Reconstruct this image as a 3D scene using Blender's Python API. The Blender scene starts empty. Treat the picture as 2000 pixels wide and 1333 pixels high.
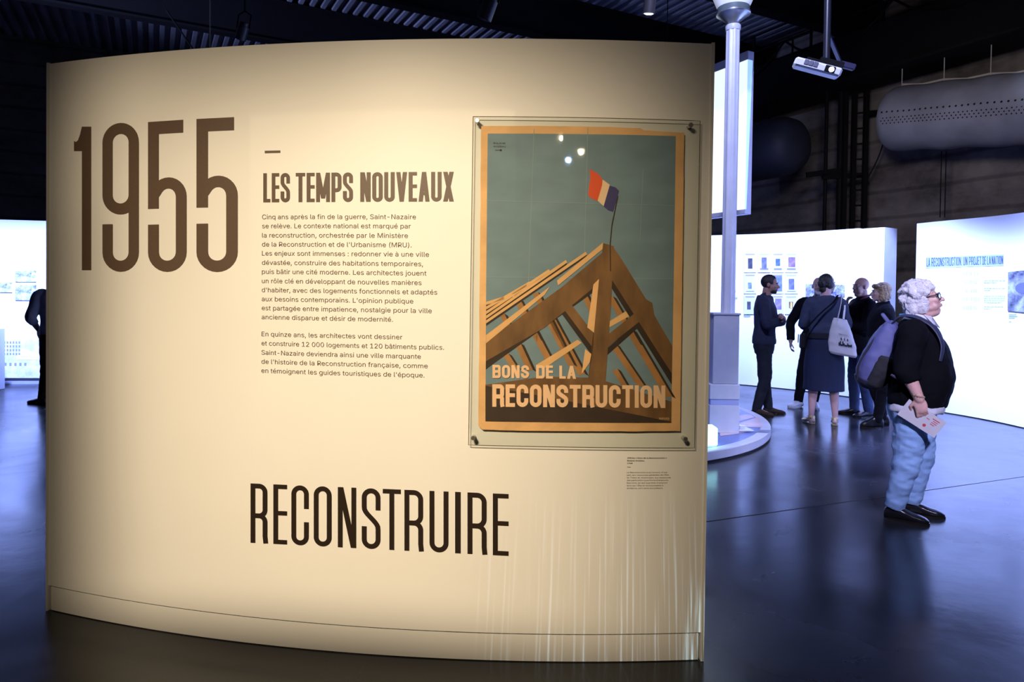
import bpy, bmesh, math, random
from math import sin, cos, pi, atan2, hypot, sqrt, tan, radians
from mathutils import Vector, Matrix, noise
random.seed(7)
S = bpy.context.scene
COL = S.collection
# ------------------------------------------------------------------ camera
CAMZ, FPX, PITCH, ROLL, CY = 1.5, 1333.0, 0.017, 0.0134, 593.0
cF = Vector((0, cos(PITCH), -sin(PITCH)))
cU = Vector((0, sin(PITCH), cos(PITCH)))
cX = Vector((1, 0, 0))
right = cX * cos(ROLL) + cU * sin(ROLL)
up = cU * cos(ROLL) - cX * sin(ROLL)
cam_data = bpy.data.cameras.new('camera')
cam_data.sensor_width = 36.0
cam_data.lens = 36.0 * FPX / 2000.0
cam_data.shift_y = -(666.5 - CY) / 2000.0
cam_data.clip_start = 0.05
cam_data.clip_end = 200
cam = bpy.data.objects.new('camera', cam_data)
COL.objects.link(cam)
cam.matrix_world = Matrix(((right.x, up.x, -cF.x, 0), (right.y, up.y, -cF.y, 0), (right.z, up.z, -cF.z, CAMZ), (0, 0, 0, 1)))
S.camera = cam
S.view_settings.view_transform = 'Standard'
S.view_settings.look = 'None'
S.view_settings.exposure = 0.0
S.view_settings.gamma = 1.0
S.view_settings.use_curve_mapping = False
w = bpy.data.worlds.new('world')
S.world = w
w.use_nodes = True
w.node_tree.nodes['Background'].inputs[0].default_value = (0.010, 0.012, 0.022, 1)
w.node_tree.nodes['Background'].inputs[1].default_value = 0.25


def ray(px, py):
    x = (px - 1000.0) / FPX
    y = -(py - CY) / FPX
    return cF + right * x + up * y


def at_y(px, py, Y):
    d = ray(px, py)
    t = Y / d.y
    return Vector((t * d.x, t * d.y, CAMZ + t * d.z))


def on_floor(px, py, z=0.0):
    d = ray(px, py)
    t = (z - CAMZ) / d.z
    return Vector((t * d.x, t * d.y, z))


# ------------------------------------------------------------------ lights
def light_nodes(L):
    L.use_nodes = True
    nt = L.node_tree
    em = [n for n in nt.nodes if n.type == 'EMISSION'][0]
    return nt, em


def math_node(nt, op, a, b=None):
    n = nt.nodes.new('ShaderNodeMath')
    n.operation = op
    for i, v in enumerate((a, b)):
        if v is None:
            continue
        if isinstance(v, (int, float)):
            n.inputs[i].default_value = v
        else:
            nt.links.new(v, n.inputs[i])
    return n.outputs[0]


def smooth(nt, v, lo, hi):
    n = nt.nodes.new('ShaderNodeMapRange')
    n.interpolation_type = 'SMOOTHSTEP'
    nt.links.new(v, n.inputs['Value'])
    n.inputs['From Min'].default_value = lo
    n.inputs['From Max'].default_value = hi
    return n.outputs['Result']


def spot(name, loc, target, watts, color, deg=60, blend=0.6, radius=0.05, quad=None, soft=None, extra=None):
    """a lamp; quad = four world points (in order) at the shutters of a framing spotlight, soft = softness per edge"""
    L = bpy.data.lights.new(name, 'SPOT')
    L.energy = watts
    L.color = color
    L.spot_size = radians(deg)
    L.spot_blend = blend
    L.shadow_soft_size = radius
    o = bpy.data.objects.new(name, L)
    COL.objects.link(o)
    o.location = loc
    R = (Vector(target) - Vector(loc)).to_track_quat('-Z', 'Y')
    o.rotation_euler = R.to_euler()
    if quad or extra:
        nt, em = light_nodes(L)
        tc = nt.nodes.new('ShaderNodeTexCoord')
        sp = nt.nodes.new('ShaderNodeSeparateXYZ')
        nt.links.new(tc.outputs['Normal'], sp.inputs[0])
        az = math_node(nt, 'ABSOLUTE', sp.outputs[2])
        u = math_node(nt, 'DIVIDE', sp.outputs[0], az)
        v = math_node(nt, 'DIVIDE', sp.outputs[1], az)
        val = None
        if quad:
            inv = R.inverted()
            uv = []
            for p in quad:
                q = inv @ (Vector(p) - Vector(loc))
                uv.append((q.x / -q.z, q.y / -q.z))
            cx = sum(p[0] for p in uv) / 4
            cy = sum(p[1] for p in uv) / 4
            for i in range(4):
                a, b = uv[i], uv[(i + 1) % 4]
                nx, ny = -(b[1] - a[1]), b[0] - a[0]
                l = hypot(nx, ny)
                nx /= l
                ny /= l
                c = -(nx * a[0] + ny * a[1])
                if nx * cx + ny * cy + c < 0:
                    nx, ny, c = -nx, -ny, -c
                d = math_node(nt, 'ADD', math_node(nt, 'ADD', math_node(nt, 'MULTIPLY', u, nx), math_node(nt, 'MULTIPLY', v, ny)), c)
                lo, hi = soft[i]
                e = smooth(nt, d, lo, hi)
                val = e if val is None else math_node(nt, 'MULTIPLY', val, e)
        if extra:
            e = extra(nt, u, v)
            val = e if val is None else math_node(nt, 'MULTIPLY', val, e)
        nt.links.new(val, em.inputs['Strength'])
    return o


# the curved exhibition panel: an arc of radius PR about (PCX, PCY), bulging to the viewer
PCX, PCY, PR, PH = 0.1467, 9.5464, 6.8124, 2.513
S_L, S_R = -0.3405 * PR, 0.0962 * PR


def panel(s, z, off=0.0):
    a = s / PR
    return Vector((PCX + (PR + off) * sin(a), PCY - (PR + off) * cos(a), z))


def panel_sz(px, py, off=0.0):
    d = ray(px, py)
    r = PR + off
    A = d.x * d.x + d.y * d.y
    B = -2 * (d.x * PCX + d.y * PCY)
    C = PCX * PCX + PCY * PCY - r * r
    t = (-B - sqrt(B * B - 4 * A * C)) / (2 * A)
    x, y = t * d.x, t * d.y
    return atan2(x - PCX, PCY - y) * PR, CAMZ + t * d.z


def panel_px(px, py, off=0.0):
    s, z = panel_sz(px, py, off)
    return panel(s, z, off)


WARM = (1.0, 0.79, 0.52)
COOL = (0.29, 0.40, 1.0)


def mirrored(px, py, dist):
    """where a lamp stands whose glint shows at (px, py) in the acrylic over the poster"""
    s, z = panel_sz(px, py, 0.024)
    P = panel(s, z, 0.024)
    n = panel(s, z, 1.0) - panel(s, z, 0.0)
    d = ray(px, py).normalized()
    return P + (d - n * (2 * d.dot(n))) * dist


KEY = Vector((-2.0, -1.6, 4.1))
spot('warm_framing_spotlight', KEY, panel(-0.85, 1.15), 960, WARM, 75, 0.2, 0.03,
     quad=[panel(S_L, PH), panel(S_R, PH), panel(S_R, 0), panel(S_L, 0)],
     soft=[(-0.06, 0.13), (-0.05, 0.17), (-0.03, 0.02), (-0.035, 0.12)])
FULL = [panel(S_L, PH), panel(S_R, PH), panel(S_R, 0), panel(S_L, 0)]
spot('added_warm_fill', (-1.5, -2.0, 4.2), panel(-0.15, 0.10), 1120, WARM, 48, 1.0, 0.03,  # added fill lamp, brightens the lower part of the panel
     quad=FULL, soft=[(-0.05, 0.12), (-0.08, 0.10), (-0.03, 0.02), (-0.03, 0.1)])
for px_, py_, c_ in ((1094, 270, WARM), (1134, 297, WARM), (1110, 313, (0.45, 0.62, 1.0))):
    spot('accent_spotlight', mirrored(px_, py_, 5.2), panel(0.3, 1.2), 7, c_, 50, 0.5, 0.017)
q = [panel_px(487, 223), panel_px(1007, 213), panel_px(1007, 640), panel_px(487, 640)]
spot('text_framing_spotlight', mirrored(1134, 297, 5.0), panel_px(747, 430), 120, (1.0, 0.84, 0.58), 60, 0.3, 0.002,
     quad=q, soft=[(-0.002, 0.004), (-0.001, 0.002), (-0.02, 0.25), (-0.001, 0.002)])


def streaks(nt, u, v, su=420.0, sv=6.0, lo=0.52, hi=0.82):
    n = nt.nodes.new('ShaderNodeTexNoise')
    n.noise_dimensions = '2D'
    cb = nt.nodes.new('ShaderNodeCombineXYZ')
    nt.links.new(math_node(nt, 'MULTIPLY', u, su), cb.inputs[0])
    nt.links.new(math_node(nt, 'MULTIPLY', v, sv), cb.inputs[1])
    nt.links.new(cb.outputs[0], n.inputs['Vector'])
    n.inputs['Scale'].default_value = 1.0
    n.inputs['Detail'].default_value = 3.0
    return smooth(nt, n.outputs['Fac'], lo, hi)


def edge_streaks(nt, u, v):
    return streaks(nt, u, v, 560.0, 14.0, 0.46, 0.66)


spot('stray_projector_beam', mirrored(1110, 313, 4.6), panel_px(1150, 1200), 560, (0.66, 0.86, 1.0), 50, 0.2, 0.002,
     quad=[panel_px(900, 960), panel_px(1390, 960), panel_px(1390, 1310), panel_px(900, 1310)],
     soft=[(-0.02, 0.11), (-0.01, 0.03), (-0.05, 0.0), (-0.01, 0.06)], extra=streaks)
spot('stray_projector_edge', (1.1, -2.0, 3.2), panel_px(1350, 1220), 1300, (0.60, 0.90, 1.0), 50, 0.2, 0.002,
     quad=[panel_px(1330, 1110), panel_px(1384, 1110), panel_px(1384, 1310), panel_px(1330, 1310)],
     soft=[(-0.002, 0.05), (-0.002, 0.003), (-0.05, 0.0), (-0.002, 0.012)], extra=edge_streaks)
# cool floods on the far exhibition walls
V = Vector
spot('flood_on_photo_wall', (3.7, 7.7, 5.8), (4.4, 10.9, 1.1), 9800, COOL, 100, 0.3, 0.12,
     quad=[V((0.5, 14.7, 2.62)), V((5.6, 9.5, 2.62)), V((5.6, 9.5, -0.6)), V((0.5, 14.7, -0.6))], soft=[(-.03, .03), (-.04, .04), (-.1, .1), (-.1, .1)])
spot('flood_on_title_wall', (3.5, 6.4, 5.6), (5.95, 7.7, 1.2), 11000, COOL, 110, 0.3, 0.12,
     quad=[V((5.46, 9.32, 2.55)), V((5.9, 5.0, 2.55)), V((5.9, 5.0, -0.5)), V((5.46, 9.32, -0.5))], soft=[(-.05, .07), (-.1, .1), (-.1, .1), (-.05, .06)])
spot('flood_on_left_wall', (-6.0, 7.4, 5.4), (-7.6, 10.2, 1.1), 11000, COOL, 100, 0.3, 0.12,
     quad=[V((-9.7, 9.8, 2.52)), V((-5.8, 10.5, 2.52)), V((-5.8, 10.5, -0.5)), V((-9.7, 9.8, -0.5))], soft=[(-.06, .12), (-.1, .1), (-.1, .1), (-.1, .1)])
# blue-violet wash over the visitors and the floor
spot('blue_floor_wash', (5.6, 7.4, 6.4), (5.6, 6.0, 0.0), 14000, (0.26, 0.34, 1.0), 52, 1.0, 0.3)
spot('visitor_spot', (1.7, 0.4, 3.5), (2.85, 4.65, 0.95), 1200, (0.62, 0.62, 1.0), 26, 0.8, 0.1)
spot('blue_plinth_spot', (1.2, 3.8, 5.6), (2.2, 7.0, 2.4), 1050, (0.50, 0.55, 1.0), 85, 0.9, 0.1)
spot('blue_ceiling_uplight', (-9.5, 8.5, 4.6), (-4.4, 13.6, 7.2), 2200, (0.38, 0.45, 1.0), 72, 1.0, 0.2)
spot('dim_concrete_wall_light', (4.0, 8.0, 4.2), (8.2, 12.6, 3.6), 200, (1.0, 0.88, 0.86), 80, 1.0, 0.3)
spot('duct_spot', (5.6, 6.5, 5.2), (7.9, 9.9, 4.6), 260, (0.62, 0.75, 1.0), 20, 0.9, 0.05)


# ------------------------------------------------------------------ mesh building
class MB:
    def __init__(self):
        self.v = []
        self.f = []
        self.mi = []
        self.M = None
        self.cur = 0

    def add(self, vs, fs):
        n = len(self.v)
        for p in vs:
            p = Vector(p)
            self.v.append(self.M @ p if self.M is not None else p)
        for f in fs:
            self.f.append([n + i for i in f])
            self.mi.append(self.cur)
        return self

    def quad(self, a, b, c, d):
        return self.add([a, b, c, d], [(0, 1, 2, 3)])

    def box(self, c, size, rot=None, bevel=0.0):
        sx, sy, sz = [s / 2 for s in size]
        b = min(bevel, sx * .9, sy * .9, sz * .9)
        R = rot if rot is not None else Matrix.Identity(3)
        c = Vector(c)
        if b <= 0:
            vs = [(x, y, z) for x in (-sx, sx) for y in (-sy, sy) for z in (-sz, sz)]
            fs = [(0, 1, 3, 2), (4, 6, 7, 5), (0, 4, 5, 1), (2, 3, 7, 6), (0, 2, 6, 4), (1, 5, 7, 3)]
        else:
            vs, idx = [], {}
            for i, x in enumerate((-1, 1)):
                for j, y in enumerate((-1, 1)):
                    for k, z in enumerate((-1, 1)):
                        for ax in range(3):
                            p = [x * (sx - b), y * (sy - b), z * (sz - b)]
                            p[ax] = (x * sx, y * sy, z * sz)[ax]
                            idx[(i, j, k, ax)] = len(vs)
                            vs.append(p)
            fs = []
            for s in (0, 1):
                fs.append([idx[(s, 0, 0, 0)], idx[(s, 1, 0, 0)], idx[(s, 1, 1, 0)], idx[(s, 0, 1, 0)]])
                fs.append([idx[(0, s, 0, 1)], idx[(1, s, 0, 1)], idx[(1, s, 1, 1)], idx[(0, s, 1, 1)]])
                fs.append([idx[(0, 0, s, 2)], idx[(1, 0, s, 2)], idx[(1, 1, s, 2)], idx[(0, 1, s, 2)]])
            for j in (0, 1):
                for k in (0, 1):
                    fs.append([idx[(0, j, k, 1)], idx[(1, j, k, 1)], idx[(1, j, k, 2)], idx[(0, j, k, 2)]])
                    fs.append([idx[(j, 0, k, 0)], idx[(j, 1, k, 0)], idx[(j, 1, k, 2)], idx[(j, 0, k, 2)]])
                    fs.append([idx[(j, k, 0, 0)], idx[(j, k, 1, 0)], idx[(j, k, 1, 1)], idx[(j, k, 0, 1)]])
            for i in (0, 1):
                for j in (0, 1):
                    for k in (0, 1):
                        fs.append([idx[(i, j, k, 0)], idx[(i, j, k, 1)], idx[(i, j, k, 2)]])
        return self.add([c + R @ Vector(p) for p in vs], fs)

    def bar(self, a, b, wd, ht, bevel=0.0):
        """box beam from a to b, wd wide (horizontal), ht high"""
        a, b = Vector(a), Vector(b)
        d = b - a
        y = d.normalized()
        z = Vector((0, 0, 1)) if abs(y.z) < .98 else Vector((0, 1, 0))
        x = y.cross(z).normalized()
        z = x.cross(y)
        R = Matrix((x, y, z)).transposed()
        return self.box((a + b) / 2, (wd, d.length, ht), R, bevel)

    def loft(self, rings, cap=True):
        n = len(rings[0])
        vs = [p for r in rings for p in r]
        fs = []
        for i in range(len(rings) - 1):
            for j in range(n):
                k = (j + 1) % n
                fs.append((i * n + j, i * n + k, (i + 1) * n + k, (i + 1) * n + j))
        if cap:
            fs.append(list(range(n))[::-1])
            fs.append([(len(rings) - 1) * n + j for j in range(n)])
        return self.add(vs, fs)

    def tube(self, pts, rad, seg=10, cap=True, smooth_n=0, flat=1.0, ref=None, round_ends=False):
        pts = [Vector(p) for p in pts]
        if isinstance(rad, (int, float)):
            rad = [rad] * len(pts)
        if smooth_n:
            P, Rr = [], []
            for i in range(len(pts) - 1):
                p0 = pts[max(i - 1, 0)]
                p1, p2 = pts[i], pts[i + 1]
                p3 = pts[min(i + 2, len(pts) - 1)]
                r0, r1, r2, r3 = rad[max(i - 1, 0)], rad[i], rad[i + 1], rad[min(i + 2, len(pts) - 1)]
                for k in range(smooth_n):
                    t = k / smooth_n
                    f = lambda a, b, c, d: 0.5 * ((2 * b) + (c - a) * t + (2 * a - 5 * b + 4 * c - d) * t * t + (3 * b - a - 3 * c + d) * t ** 3)
                    P.append(f(p0, p1, p2, p3))
                    Rr.append(max(1e-4, f(r0, r1, r2, r3)))
            P.append(pts[-1])
            Rr.append(rad[-1])
            pts, rad = P, Rr
        if round_ends:
            a, b = pts[0], pts[-1]
            da = (pts[0] - pts[1]).normalized()
            db = (pts[-1] - pts[-2]).normalized()
            pre = [(a + da * rad[0] * sin(t), rad[0] * cos(t)) for t in (1.35, 1.0, .5)]
            post = [(b + db * rad[-1] * sin(t), rad[-1] * cos(t)) for t in (.5, 1.0, 1.35)]
            pts = [p for p, r in pre] + pts + [p for p, r in post]
            rad = [r for p, r in pre] + list(rad) + [r for p, r in post]
        rings = []
        px = None
        for i, p in enumerate(pts):
            d = (pts[min(i + 1, len(pts) - 1)] - pts[max(i - 1, 0)])
            if d.length < 1e-9:
                d = Vector((0, 0, 1))
            d.normalize()
            if px is None:
                r0 = Vector(ref) if ref is not None else (Vector((0, 0, 1)) if abs(d.z) < .9 else Vector((0, 1, 0)))
                x = (r0 - d * r0.dot(d)).normalized()
            else:
                x = (px - d * px.dot(d)).normalized()
            px = x
            y = d.cross(x)
            rings.append([p + x * (rad[i] * cos(2 * pi * k / seg)) + y * (rad[i] * flat * sin(2 * pi * k / seg)) for k in range(seg)])
        return self.loft(rings, cap)

    def ell(self, c, r, rot=None, seg=16, rows=10):
        c = Vector(c)
        R = rot if rot is not None else Matrix.Identity(3)
        vs = [c + R @ Vector((0, 0, -r[2]))]
        for i in range(1, rows):
            t = -pi / 2 + pi * i / rows
            for j in range(seg):
                a = 2 * pi * j / seg
                vs.append(c + R @ Vector((r[0] * cos(t) * cos(a), r[1] * cos(t) * sin(a), r[2] * sin(t))))
        vs.append(c + R @ Vector((0, 0, r[2])))
        fs = [(0, 1 + (j + 1) % seg, 1 + j) for j in range(seg)]
        for i in range(rows - 2):
            for j in range(seg):
                k = (j + 1) % seg
                fs.append((1 + i * seg + j, 1 + i * seg + k, 1 + (i + 1) * seg + k, 1 + (i + 1) * seg + j))
        top = len(vs) - 1
        b = 1 + (rows - 2) * seg
        fs += [(b + j, b + (j + 1) % seg, top) for j in range(seg)]
        return self.add(vs, fs)

    def lathe(self, c, prof, seg=32, axis=None):
        """prof = (radius, height) pairs from bottom to top"""
        c = Vector(c)
        R = axis if axis is not None else Matrix.Identity(3)
        return self.loft([[c + R @ Vector((r * cos(2 * pi * k / seg), r * sin(2 * pi * k / seg), z)) for k in range(seg)] for r, z in prof])


def make_obj(name, mesh, mats, parent=None, origin=None, smooth_deg=None, **props):
    o = bpy.data.objects.new(name, mesh)
    COL.objects.link(o)
    for m in (mats if isinstance(mats, (list, tuple)) else [mats]):
        mesh.materials.append(m)
    if parent is not None:
        o.parent = parent
    elif origin is not None:
        o.location = origin
    if smooth_deg is not None:
        for p in mesh.polygons:
            p.use_smooth = True
        if smooth_deg < 180:
            mesh.set_sharp_from_angle(angle=radians(smooth_deg))
    for k, v in props.items():
        o[k] = v
    return o


def root_loc(o):
    v = Vector((0, 0, 0))
    while o is not None:
        v += o.location
        o = o.parent
    return v


def obj(name, mb, mats, parent=None, local=False, smooth_deg=30, fix=True, origin=None, **props):
    """link one MB as ONE mesh object; points are in world space unless local"""
    sh = Vector((0, 0, 0))
    if not local:
        if parent is not None:
            sh = root_loc(parent)
        elif origin is not None:
            sh = Vector(origin)
    me = bpy.data.meshes.new(name)
    me.from_pydata([tuple(p - sh) for p in mb.v], [], mb.f)
    if fix:
        bm = bmesh.new()
        bm.from_mesh(me)
        bmesh.ops.recalc_face_normals(bm, faces=bm.faces)
        bm.to_mesh(me)
        bm.free()
    if any(mb.mi):
        me.polygons.foreach_set('material_index', mb.mi)
    return make_obj(name, me, mats, parent, origin if not local else origin, smooth_deg, **props)


def thing(name, label, cat, loc=(0, 0, 0), rz=0.0, group=None):
    o = bpy.data.objects.new(name, None)
    o.empty_display_size = 0.1
    COL.objects.link(o)
    o.location = loc
    o.rotation_euler = (0, 0, rz)
    return tag(o, label, cat, group)


def tag(o, label, cat, group=None):
    o['label'] = label
    o['category'] = cat
    if group:
        o['group'] = group
    return o


def remesh(mb, voxel, smooth_it=4, wrinkle=0.0, wscale=14.0, push=None, seed=0.0, zstretch=1.0):
    """fuse the overlapping pieces of mb into one continuous surface"""
    me = bpy.data.meshes.new('tmp')
    me.from_pydata([tuple(p) for p in mb.v], [], mb.f)
    bm = bmesh.new()
    bm.from_mesh(me)
    bmesh.ops.recalc_face_normals(bm, faces=bm.faces)
    bm.to_mesh(me)
    bm.free()
    o = bpy.data.objects.new('tmp', me)
    COL.objects.link(o)
    m = o.modifiers.new('r', 'REMESH')
    m.mode = 'VOXEL'
    m.voxel_size = voxel
    m.adaptivity = 0.0
    if smooth_it:
        s = o.modifiers.new('s', 'SMOOTH')
        s.factor = 0.5
        s.iterations = smooth_it
    dg = bpy.context.evaluated_depsgraph_get()
    out = bpy.data.meshes.new_from_object(o.evaluated_get(dg))
    bpy.data.objects.remove(o)
    bpy.data.meshes.remove(me)
    if wrinkle or push:
        nrm = [v.normal.copy() for v in out.vertices]
        for v, n in zip(out.vertices, nrm):
            p = v.co.copy()
            if wrinkle:
                q = Vector((p.x * wscale, p.y * wscale, p.z * wscale * zstretch + seed))
                a = noise.noise(q) + 0.5 * noise.noise(q * 2.1)
                v.co = p + n * (a * wrinkle)
            if push:
                for c, rad, amt in push:
                    d = (p - c).length
                    if d < rad:
                        v.co = v.co + n * (amt * (1 - (d / rad) ** 2) ** 2)
    return out


# ------------------------------------------------------------------ materials
MATS = {}


def mat(name, color, rough=0.6, metal=0.0, emit=None, estr=0.0, var=0.06, vscale=6.0, bump=0.0, bscale=60.0, spec=0.5, stretch=(1, 1, 1), sheen=0.0):
    if name in MATS:
        return MATS[name]
    m = bpy.data.materials.new(name)
    m.use_nodes = True
    nt = m.node_tree
    b = nt.nodes['Principled BSDF']
    b.inputs['Roughness'].default_value = rough
    b.inputs['Metallic'].default_value = metal
    b.inputs['Specular IOR Level'].default_value = spec
    if sheen:
        b.inputs['Sheen Weight'].default_value = sheen
    tc = nt.nodes.new('ShaderNodeTexCoord')
    mp = nt.nodes.new('ShaderNodeMapping')
    mp.inputs['Scale'].default_value = stretch
    nt.links.new(tc.outputs['Object'], mp.inputs['Vector'])
    n = nt.nodes.new('ShaderNodeTexNoise')
    n.inputs['Scale'].default_value = vscale
    n.inputs['Detail'].default_value = 4
    nt.links.new(mp.outputs[0], n.inputs['Vector'])
    r = nt.nodes.new('ShaderNodeValToRGB')
    r.color_ramp.elements[0].position = 0.3
    r.color_ramp.elements[1].position = 0.7
    r.color_ramp.elements[0].color = [c * (1 - var) for c in color] + [1]
    r.color_ramp.elements[1].color = [min(1, c * (1 + var)) for c in color] + [1]
    nt.links.new(n.outputs['Fac'], r.inputs['Fac'])
    nt.links.new(r.outputs['Color'], b.inputs['Base Color'])
    if bump:
        n2 = nt.nodes.new('ShaderNodeTexNoise')
        n2.inputs['Scale'].default_value = bscale
        n2.inputs['Detail'].default_value = 3
        nt.links.new(mp.outputs[0], n2.inputs['Vector'])
        bp = nt.nodes.new('ShaderNodeBump')
        bp.inputs['Strength'].default_value = bump
        bp.inputs['Distance'].default_value = 0.02
        nt.links.new(n2.outputs['Fac'], bp.inputs['Height'])
        nt.links.new(bp.outputs[0], b.inputs['Normal'])
    if emit:
        b.inputs['Emission Color'].default_value = list(emit) + [1]
        b.inputs['Emission Strength'].default_value = estr
    MATS[name] = m
    return m


def clear_mat(name, tint=(1, 1, 1), rough=0.03, ior=1.49, gloss=1.0):
    """thin clear sheet: mostly see-through with a fresnel gloss"""
    m = bpy.data.materials.new(name)
    m.use_nodes = True
    nt = m.node_tree
    for n in list(nt.nodes):
        nt.nodes.remove(n)
    out = nt.nodes.new('ShaderNodeOutputMaterial')
    mix = nt.nodes.new('ShaderNodeMixShader')
    tr = nt.nodes.new('ShaderNodeBsdfTransparent')
    tr.inputs[0].default_value = list(tint) + [1]
    gl = nt.nodes.new('ShaderNodeBsdfGlossy')
    gl.inputs['Roughness'].default_value = rough
    fr = nt.nodes.new('ShaderNodeLayerWeight')
    fr.inputs['Blend'].default_value = 0.5
    s = math_node(nt, 'POWER', fr.outputs['Facing'], 5.0)
    s = math_node(nt, 'ADD', math_node(nt, 'MULTIPLY', s, 0.9), 0.04)
    nz = nt.nodes.new('ShaderNodeTexNoise')
    nz.inputs['Scale'].default_value = 3.0
    v = math_node(nt, 'ADD', math_node(nt, 'MULTIPLY', nz.outputs['Fac'], 0.2), 0.9)
    f = math_node(nt, 'MINIMUM', math_node(nt, 'MULTIPLY', math_node(nt, 'MULTIPLY', s, gloss), v), 1.0)
    nt.links.new(f, mix.inputs[0])
    nt.links.new(tr.outputs[0], mix.inputs[1])
    nt.links.new(gl.outputs[0], mix.inputs[2])
    nt.links.new(mix.outputs[0], out.inputs[0])
    return m
# ------------------------------------------------------------------ the hall
def concrete(name, base, dark, scale=0.7):
    m = bpy.data.materials.new(name)
    m.use_nodes = True
    nt = m.node_tree
    b = nt.nodes['Principled BSDF']
    b.inputs['Roughness'].default_value = 0.9
    tc = nt.nodes.new('ShaderNodeTexCoord')
    mp = nt.nodes.new('ShaderNodeMapping')
    mp.inputs['Scale'].default_value = (1, 1, 1.6)
    nt.links.new(tc.outputs['Object'], mp.inputs[0])
    n = nt.nodes.new('ShaderNodeTexNoise')
    n.inputs['Scale'].default_value = scale
    n.inputs['Detail'].default_value = 9
    n.inputs['Roughness'].default_value = 0.65
    nt.links.new(mp.outputs[0], n.inputs['Vector'])
    r = nt.nodes.new('ShaderNodeValToRGB')
    r.color_ramp.elements[0].position = 0.36
    r.color_ramp.elements[1].position = 0.62
    r.color_ramp.elements[0].color = list(dark) + [1]
    r.color_ramp.elements[1].color = list(base) + [1]
    nt.links.new(n.outputs['Fac'], r.inputs['Fac'])
    # board-marked lifts
    wv = nt.nodes.new('ShaderNodeTexWave')
    wv.bands_direction = 'Z'
    wv.inputs['Scale'].default_value = 0.62
    wv.inputs['Distortion'].default_value = 0.6
    nt.links.new(tc.outputs['Object'], wv.inputs['Vector'])
    e = smooth(nt, wv.outputs['Fac'], 0.0, 0.10)
    mx = nt.nodes.new('ShaderNodeMix')
    mx.data_type = 'RGBA'
    mx.blend_type = 'MULTIPLY'
    mx.inputs['Factor'].default_value = 1.0
    cr = nt.nodes.new('ShaderNodeMapRange')
    cr.inputs['To Min'].default_value = 0.62
    nt.links.new(e, cr.inputs['Value'])
    nt.links.new(r.outputs['Color'], mx.inputs['A'])
    nt.links.new(cr.outputs['Result'], mx.inputs['B'])
    nt.links.new(mx.outputs['Result'], b.inputs['Base Color'])
    bp = nt.nodes.new('ShaderNodeBump')
    bp.inputs['Strength'].default_value = 0.5
    bp.inputs['Distance'].default_value = 0.05
    nt.links.new(n.outputs['Fac'], bp.inputs['Height'])
    nt.links.new(bp.outputs[0], b.inputs['Normal'])
    return m


def floor_mat():
    m = bpy.data.materials.new('polished_black_concrete')
    m.use_nodes = True
    nt = m.node_tree
    b = nt.nodes['Principled BSDF']
    tc = nt.nodes.new('ShaderNodeTexCoord')
    n = nt.nodes.new('ShaderNodeTexNoise')
    n.inputs['Scale'].default_value = 1.1
    n.inputs['Detail'].default_value = 8
    n.inputs['Distortion'].default_value = 0.8
    nt.links.new(tc.outputs['Object'], n.inputs['Vector'])
    r = nt.nodes.new('ShaderNodeValToRGB')
    r.color_ramp.elements[0].position = 0.3
    r.color_ramp.elements[1].position = 0.72
    r.color_ramp.elements[0].color = (0.010, 0.010, 0.011, 1)
    r.color_ramp.elements[1].color = (0.034, 0.034, 0.037, 1)
    nt.links.new(n.outputs['Fac'], r.inputs['Fac'])
    nt.links.new(r.outputs['Color'], b.inputs['Base Color'])
    mr = nt.nodes.new('ShaderNodeMapRange')
    mr.inputs['From Min'].default_value = 0.3
    mr.inputs['From Max'].default_value = 0.7
    mr.inputs['To Min'].default_value = 0.17
    mr.inputs['To Max'].default_value = 0.30
    nt.links.new(n.outputs['Fac'], mr.inputs['Value'])
    nt.links.new(mr.outputs['Result'], b.inputs['Roughness'])
    b.inputs['Specular IOR Level'].default_value = 0.36
    n2 = nt.nodes.new('ShaderNodeTexNoise')
    n2.inputs['Scale'].default_value = 5.0
    n2.inputs['Detail'].default_value = 6
    nt.links.new(tc.outputs['Object'], n2.inputs['Vector'])
    bp = nt.nodes.new('ShaderNodeBump')
    bp.inputs['Strength'].default_value = 0.06
    bp.inputs['Distance'].default_value = 0.02
    nt.links.new(n2.outputs['Fac'], bp.inputs['Height'])
    nt.links.new(bp.outputs[0], b.inputs['Normal'])
    return m


black = mat('black_paint', (0.004, 0.004, 0.005), 0.7, spec=0.2)
steel_dark = mat('dark_steel', (0.005, 0.005, 0.006), 0.7, spec=0.2)
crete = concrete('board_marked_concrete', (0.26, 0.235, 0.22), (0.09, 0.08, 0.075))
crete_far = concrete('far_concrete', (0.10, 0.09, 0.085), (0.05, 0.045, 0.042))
CEIL = 7.2
# hall axes: the side wall runs along HD, the end wall along HP
HD = Vector((-0.4695, 0.8829, 0))
HP = Vector((0.8829, 0.4695, 0))
W0 = Vector((9.0, 10.0, 0))


def wallpt(t, off=0.0, z=0.0):
    return W0 + HD * t - HP * off + Vector((0, 0, z))


mb = MB()
mb.box((-2, 6, -0.1), (44, 44, 0.2))
o = obj('floor', mb, floor_mat(), kind='structure')
# expansion joints sawn in the floor
mb = MB()
for a, b in (((1385, 1019), (1990, 933)),):
    p, r_ = on_floor(*a), on_floor(*b)
    d = (r_ - p).normalized()
    mb.bar(p - d * 2.5 + Vector((0, 0, 0.0006)), r_ + d * 2 + Vector((0, 0, 0.0006)), 0.008, 0.001)
obj('trim_1', mb, mat('joint_filler', (0.006, 0.006, 0.007), 0.8), kind='structure')

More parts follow.
